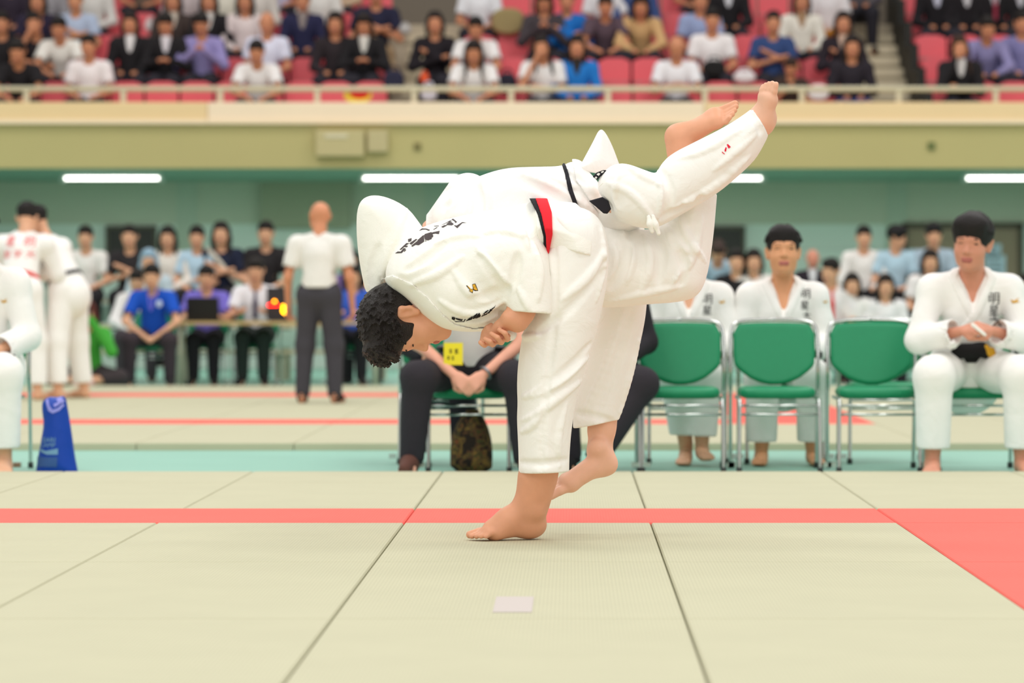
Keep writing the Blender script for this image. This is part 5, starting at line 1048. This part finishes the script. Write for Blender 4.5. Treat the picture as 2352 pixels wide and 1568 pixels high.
S('woman in black sweater with arms crossed beside the middle stairs', 1000, 98, 2, 'folded', JFD, ('long', (32, 26, 32)), hair=BBH)
S('man in white T-shirt behind the long-haired woman at the middle block', 1095, 98, 2, 'lean', JB, ('tee', WH))
S('broad man in white shirt with a black bag on his lap', 1635, 84, 2, 'lap', JL, ('tee', (240, 234, 234)), sc=1.14)
S('man in navy T-shirt with folded arms in the second row', 1775, 88, 2, 'folded', JFD, ('tee', (50, 72, 120)))
S('woman in black dress with pale collar by the right stairs', 1935, 98, 2, 'folded', JFD, ('long', (40, 32, 40)), hair=BBH, shirt=(214, 180, 160))
S('man in lavender shirt resting his hands, second row of the right block', 2260, 84, 2, 'lean', JB, ('long', (140, 134, 178)))
S('man in lavender shirt cut off by the right picture edge', 2345, 95, 2, 'lap', JL, ('long', (128, 124, 172)))
S('spectator with dark hair and purple-black top, third row at far left', 90, 58, 3, 'lap', JL, ('tee', (44, 36, 58)), hair=BBH)
S('man in pale blue shirt with folded arms, third row at left', 176, 46, 3, 'folded', JFD, ('tee', (178, 192, 216)), sk=(214, 150, 110))
S('spectator in beige cardigan and black skirt, third row', 400, 52, 3, 'lap', JL, ('long', (66, 54, 50)), hair=BBH, shirt=(220, 206, 190))
S('woman in black suit and white blouse, third row left block', 482, 42, 3, 'lap', JL, ('suit', BK), hair=LG, shirt=(232, 226, 220))
S('woman with long dark hair in a pinkish white blouse', 565, 50, 3, 'lap', JL, ('long', (226, 210, 208)), hair=LG)
S('spectator in navy cardigan over grey T-shirt, third row', 697, 34, 3, 'lap', JL, ('suit', (40, 40, 72)), shirt=(150, 138, 134))
S('big man in navy polo with khaki legs crossed beside the middle stairs', 865, 10, 3, 'cross', JX, ('tee', (34, 34, 58)), bottom=('trousers', (166, 138, 104)), sc=1.2)
S('woman with long hair in grey-sleeved dark top, third row middle block', 1250, 56, 3, 'phone', JH, ('long', (70, 62, 66)), hair=LG)
S('spectator in vivid blue jacket looking down, third row', 1302, 42, 3, 'folded', JFD, ('long', (28, 110, 190)))
S('spectator in dark striped T-shirt, third row middle block', 1390, 46, 3, 'lean', JB, ('tee', (92, 74, 84)))
S('spectator in mustard beige shirt with long hair, third row', 1470, 46, 3, 'lean', JB, ('long', (206, 166, 116)), hair=BBH)
S('man in light blue shirt half hidden by the broad man in white', 1608, 56, 3, 'lap', JL, ('tee', (152, 166, 204)))
S('woman in white cardigan over brown dress, third row', 1840, 40, 3, 'lap', JL, ('long', (232, 226, 214)), hair=BBH, shirt=(170, 136, 104))
for px, row, lab, kw in ((28, 4, 'spectator in dark purple at the top left corner', dict(top=('tee', (48, 38, 52)))), (110, 4, 'spectator in grey striped top in the fourth row at left', dict(top=('long', (150, 146, 150)))), (215, 4, 'spectator in black and white top in the fourth row at left', dict(top=('long', (216, 212, 206)))),
                         (330, 5, 'spectator in brown top in the fifth row above two empty seats', dict(top=('tee', (110, 92, 80)))), (425, 4, 'spectator in greyish lilac top in the fourth row', dict(top=('tee', (190, 176, 176)))), (515, 4, 'spectator with pale cream shawl in the fourth row', dict(top=('long', (222, 216, 200)), hair=LG)), (590, 4, 'woman with long brown hair in off-white, fourth row', dict(top=('long', (214, 206, 198)), hair=LG)),
                         (645, 5, 'spectator in pale lavender T-shirt in the fifth row', dict(top=('tee', (200, 196, 222)))), (735, 4, 'spectator in white blouse behind the navy cardigan', dict(top=('tee', (226, 222, 216)), hair=BBH)), (775, 5, 'spectator in beige skirt in the fifth row at left', dict(top=('long', (206, 180, 150)))),
                         (1102, 4, 'spectator in white top above the khaki coat', dict(top=('tee', (236, 236, 240)))), (1390, 4, 'spectator in white T-shirt above the striped shirt', dict(top=('tee', (232, 228, 230)))), (1462, 4, 'spectator in blue and pale grey above the mustard shirt', dict(top=('long', (60, 80, 130)))), (1600, 5, 'spectator in black trousers high in the middle block', dict(top=('tee', BK))),
                         (1672, 4, 'spectator with white panel on a black outfit in the fourth row', dict(top=('suit', BK), shirt=(226, 226, 232))), (1900, 4, 'spectator in white with a mustard skirt near the right stairs', dict(top=('tee', (224, 218, 220)), bottom=('skirt', (190, 130, 40)))), (1968, 5, 'spectator in dark grey high beside the right stairs', dict(top=('long', (84, 78, 84)))),
                         (2150, 4, 'leftmost suited spectator in the top right corner', dict(top=('suit', (26, 22, 26)), shirt=(206, 206, 224))), (2218, 4, 'second suited spectator from the left in the top right corner', dict(top=('suit', (28, 23, 27)), shirt=(214, 210, 214))), (2282, 4, 'suited spectator with a reddish tie in the top right corner', dict(top=('suit', (26, 22, 25)), shirt=(206, 204, 210), tie=(150, 50, 70))), (2340, 4, 'rightmost suited spectator in the top right corner', dict(top=('suit', (24, 22, 25)), shirt=(200, 198, 206))),
                         (2185, 5, 'suited spectator one row behind the leftmost in the top right corner', dict(top=('suit', (30, 26, 30)), shirt=(216, 214, 226))), (2255, 5, 'suited spectator one row behind the red tie in the top right corner', dict(top=('suit', (30, 26, 30)), shirt=(206, 206, 216)))):
    kw = dict(kw); S(lab, px, 2 if row == 4 else -45, row, 'lap', JL, kw.pop('top'), **kw)
# ---- belongings in the stand
def lump(name, label, cat, px, py, row, w, h, d, c, dy=-.1, parts=()):
    Y = ROWY(row) + dy; z = H - (py - CY) * Y / F; t = thing(name, label, cat, (X_(px, Y), Y, z - h / 2))
    b = obj('cloth' if name in ('coat',) else 'case', cached((name, w, h), lambda: rbox(w, h, d / 2, .012, .04).mesh(name)), mat(name + '_cloth', c, .8, noise=.1, nscale=10, bump=.3, bscale=20), t, Matrix.Translation((0, 0, h / 2)))
    if name in ('handbag', 'backpack', 'carrier_bag'): obj('handle', MB().tube([(-w * .25, 0, h * .92), (-w * .2, 0, h * 1.18), (w * .2, 0, h * 1.18), (w * .25, 0, h * .92)], .012, 6, 2).mesh('handle', True), mat(name + '_cloth', c, .8), t)
    return t
lump('coat', 'large khaki coat draped over a seat in the middle block', 'coat', 1167, 50, 3, .44, .36, .2, (158, 140, 96), .05)
lump('carrier_bag', 'white bag standing on a seat in the left block', 'bag', 345, 60, 3, .14, .16, .12, (226, 216, 214), 0)
lump('carrier_bag', 'white box-shaped bag on a seat beside the broad man', 'bag', 1710, 178, 1, .28, .16, .2, (226, 220, 222), 0)
lump('backpack', 'navy backpack by the front rail near the middle stairs', 'bag', 905, 186, 1, .26, .26, .2, (40, 40, 62), -.25)
lump('backpack', 'black backpack lying by the rail left of the propped-up woman', 'bag', 1165, 192, 1, .24, .26, .2, (38, 36, 50), -.2)
lump('handbag', 'black bag on the lap of the broad man in white', 'bag', 1640, 158, 1, .3, .22, .16, (24, 24, 24), .25)
lump('handbag', 'orange-red pouch hanging in the stand by the middle stairs', 'bag', 975, 180, 1, .12, .12, .08, (226, 90, 50), -.2)
lump('handbag', 'white tote bag behind the rail near the middle stairs', 'bag', 985, 214, 1, .2, .2, .1, (210, 204, 214), -.6)
lump('towel', 'white towel hanging behind the rail beside the right stairs', 'towel', 1880, 212, 1, .26, .2, .06, (228, 220, 220), -.6)
lump('handbag', 'grey-white bag on the stair steps beside the crossed khaki legs', 'bag', 930, 68, 3, .16, .12, .12, (190, 186, 184), -.3)
fan = thing('paper_fan', 'round red and yellow paper fan lying behind the rail', 'fan', (X_(822, BY + .16), BY + .16, 3.235 + .098))
obj('fan_leaf', MB().prism([(.17 * math.cos(a), .10 * math.sin(a)) for a in np.linspace(0, math.tau, 20)[:-1]], -.006, .006).mesh('fan_leaf'), mat('yellow_fan_paper', (232, 206, 70), .7), fan)
obj('fan_print', MB().prism([(.02 + .12 * math.cos(a), .02 + .065 * math.sin(a)) for a in np.linspace(0, math.tau, 20)[:-1]], -.009, -.006).mesh('fan_print'), mat('red_fan_print', (222, 30, 30), .7), fan)
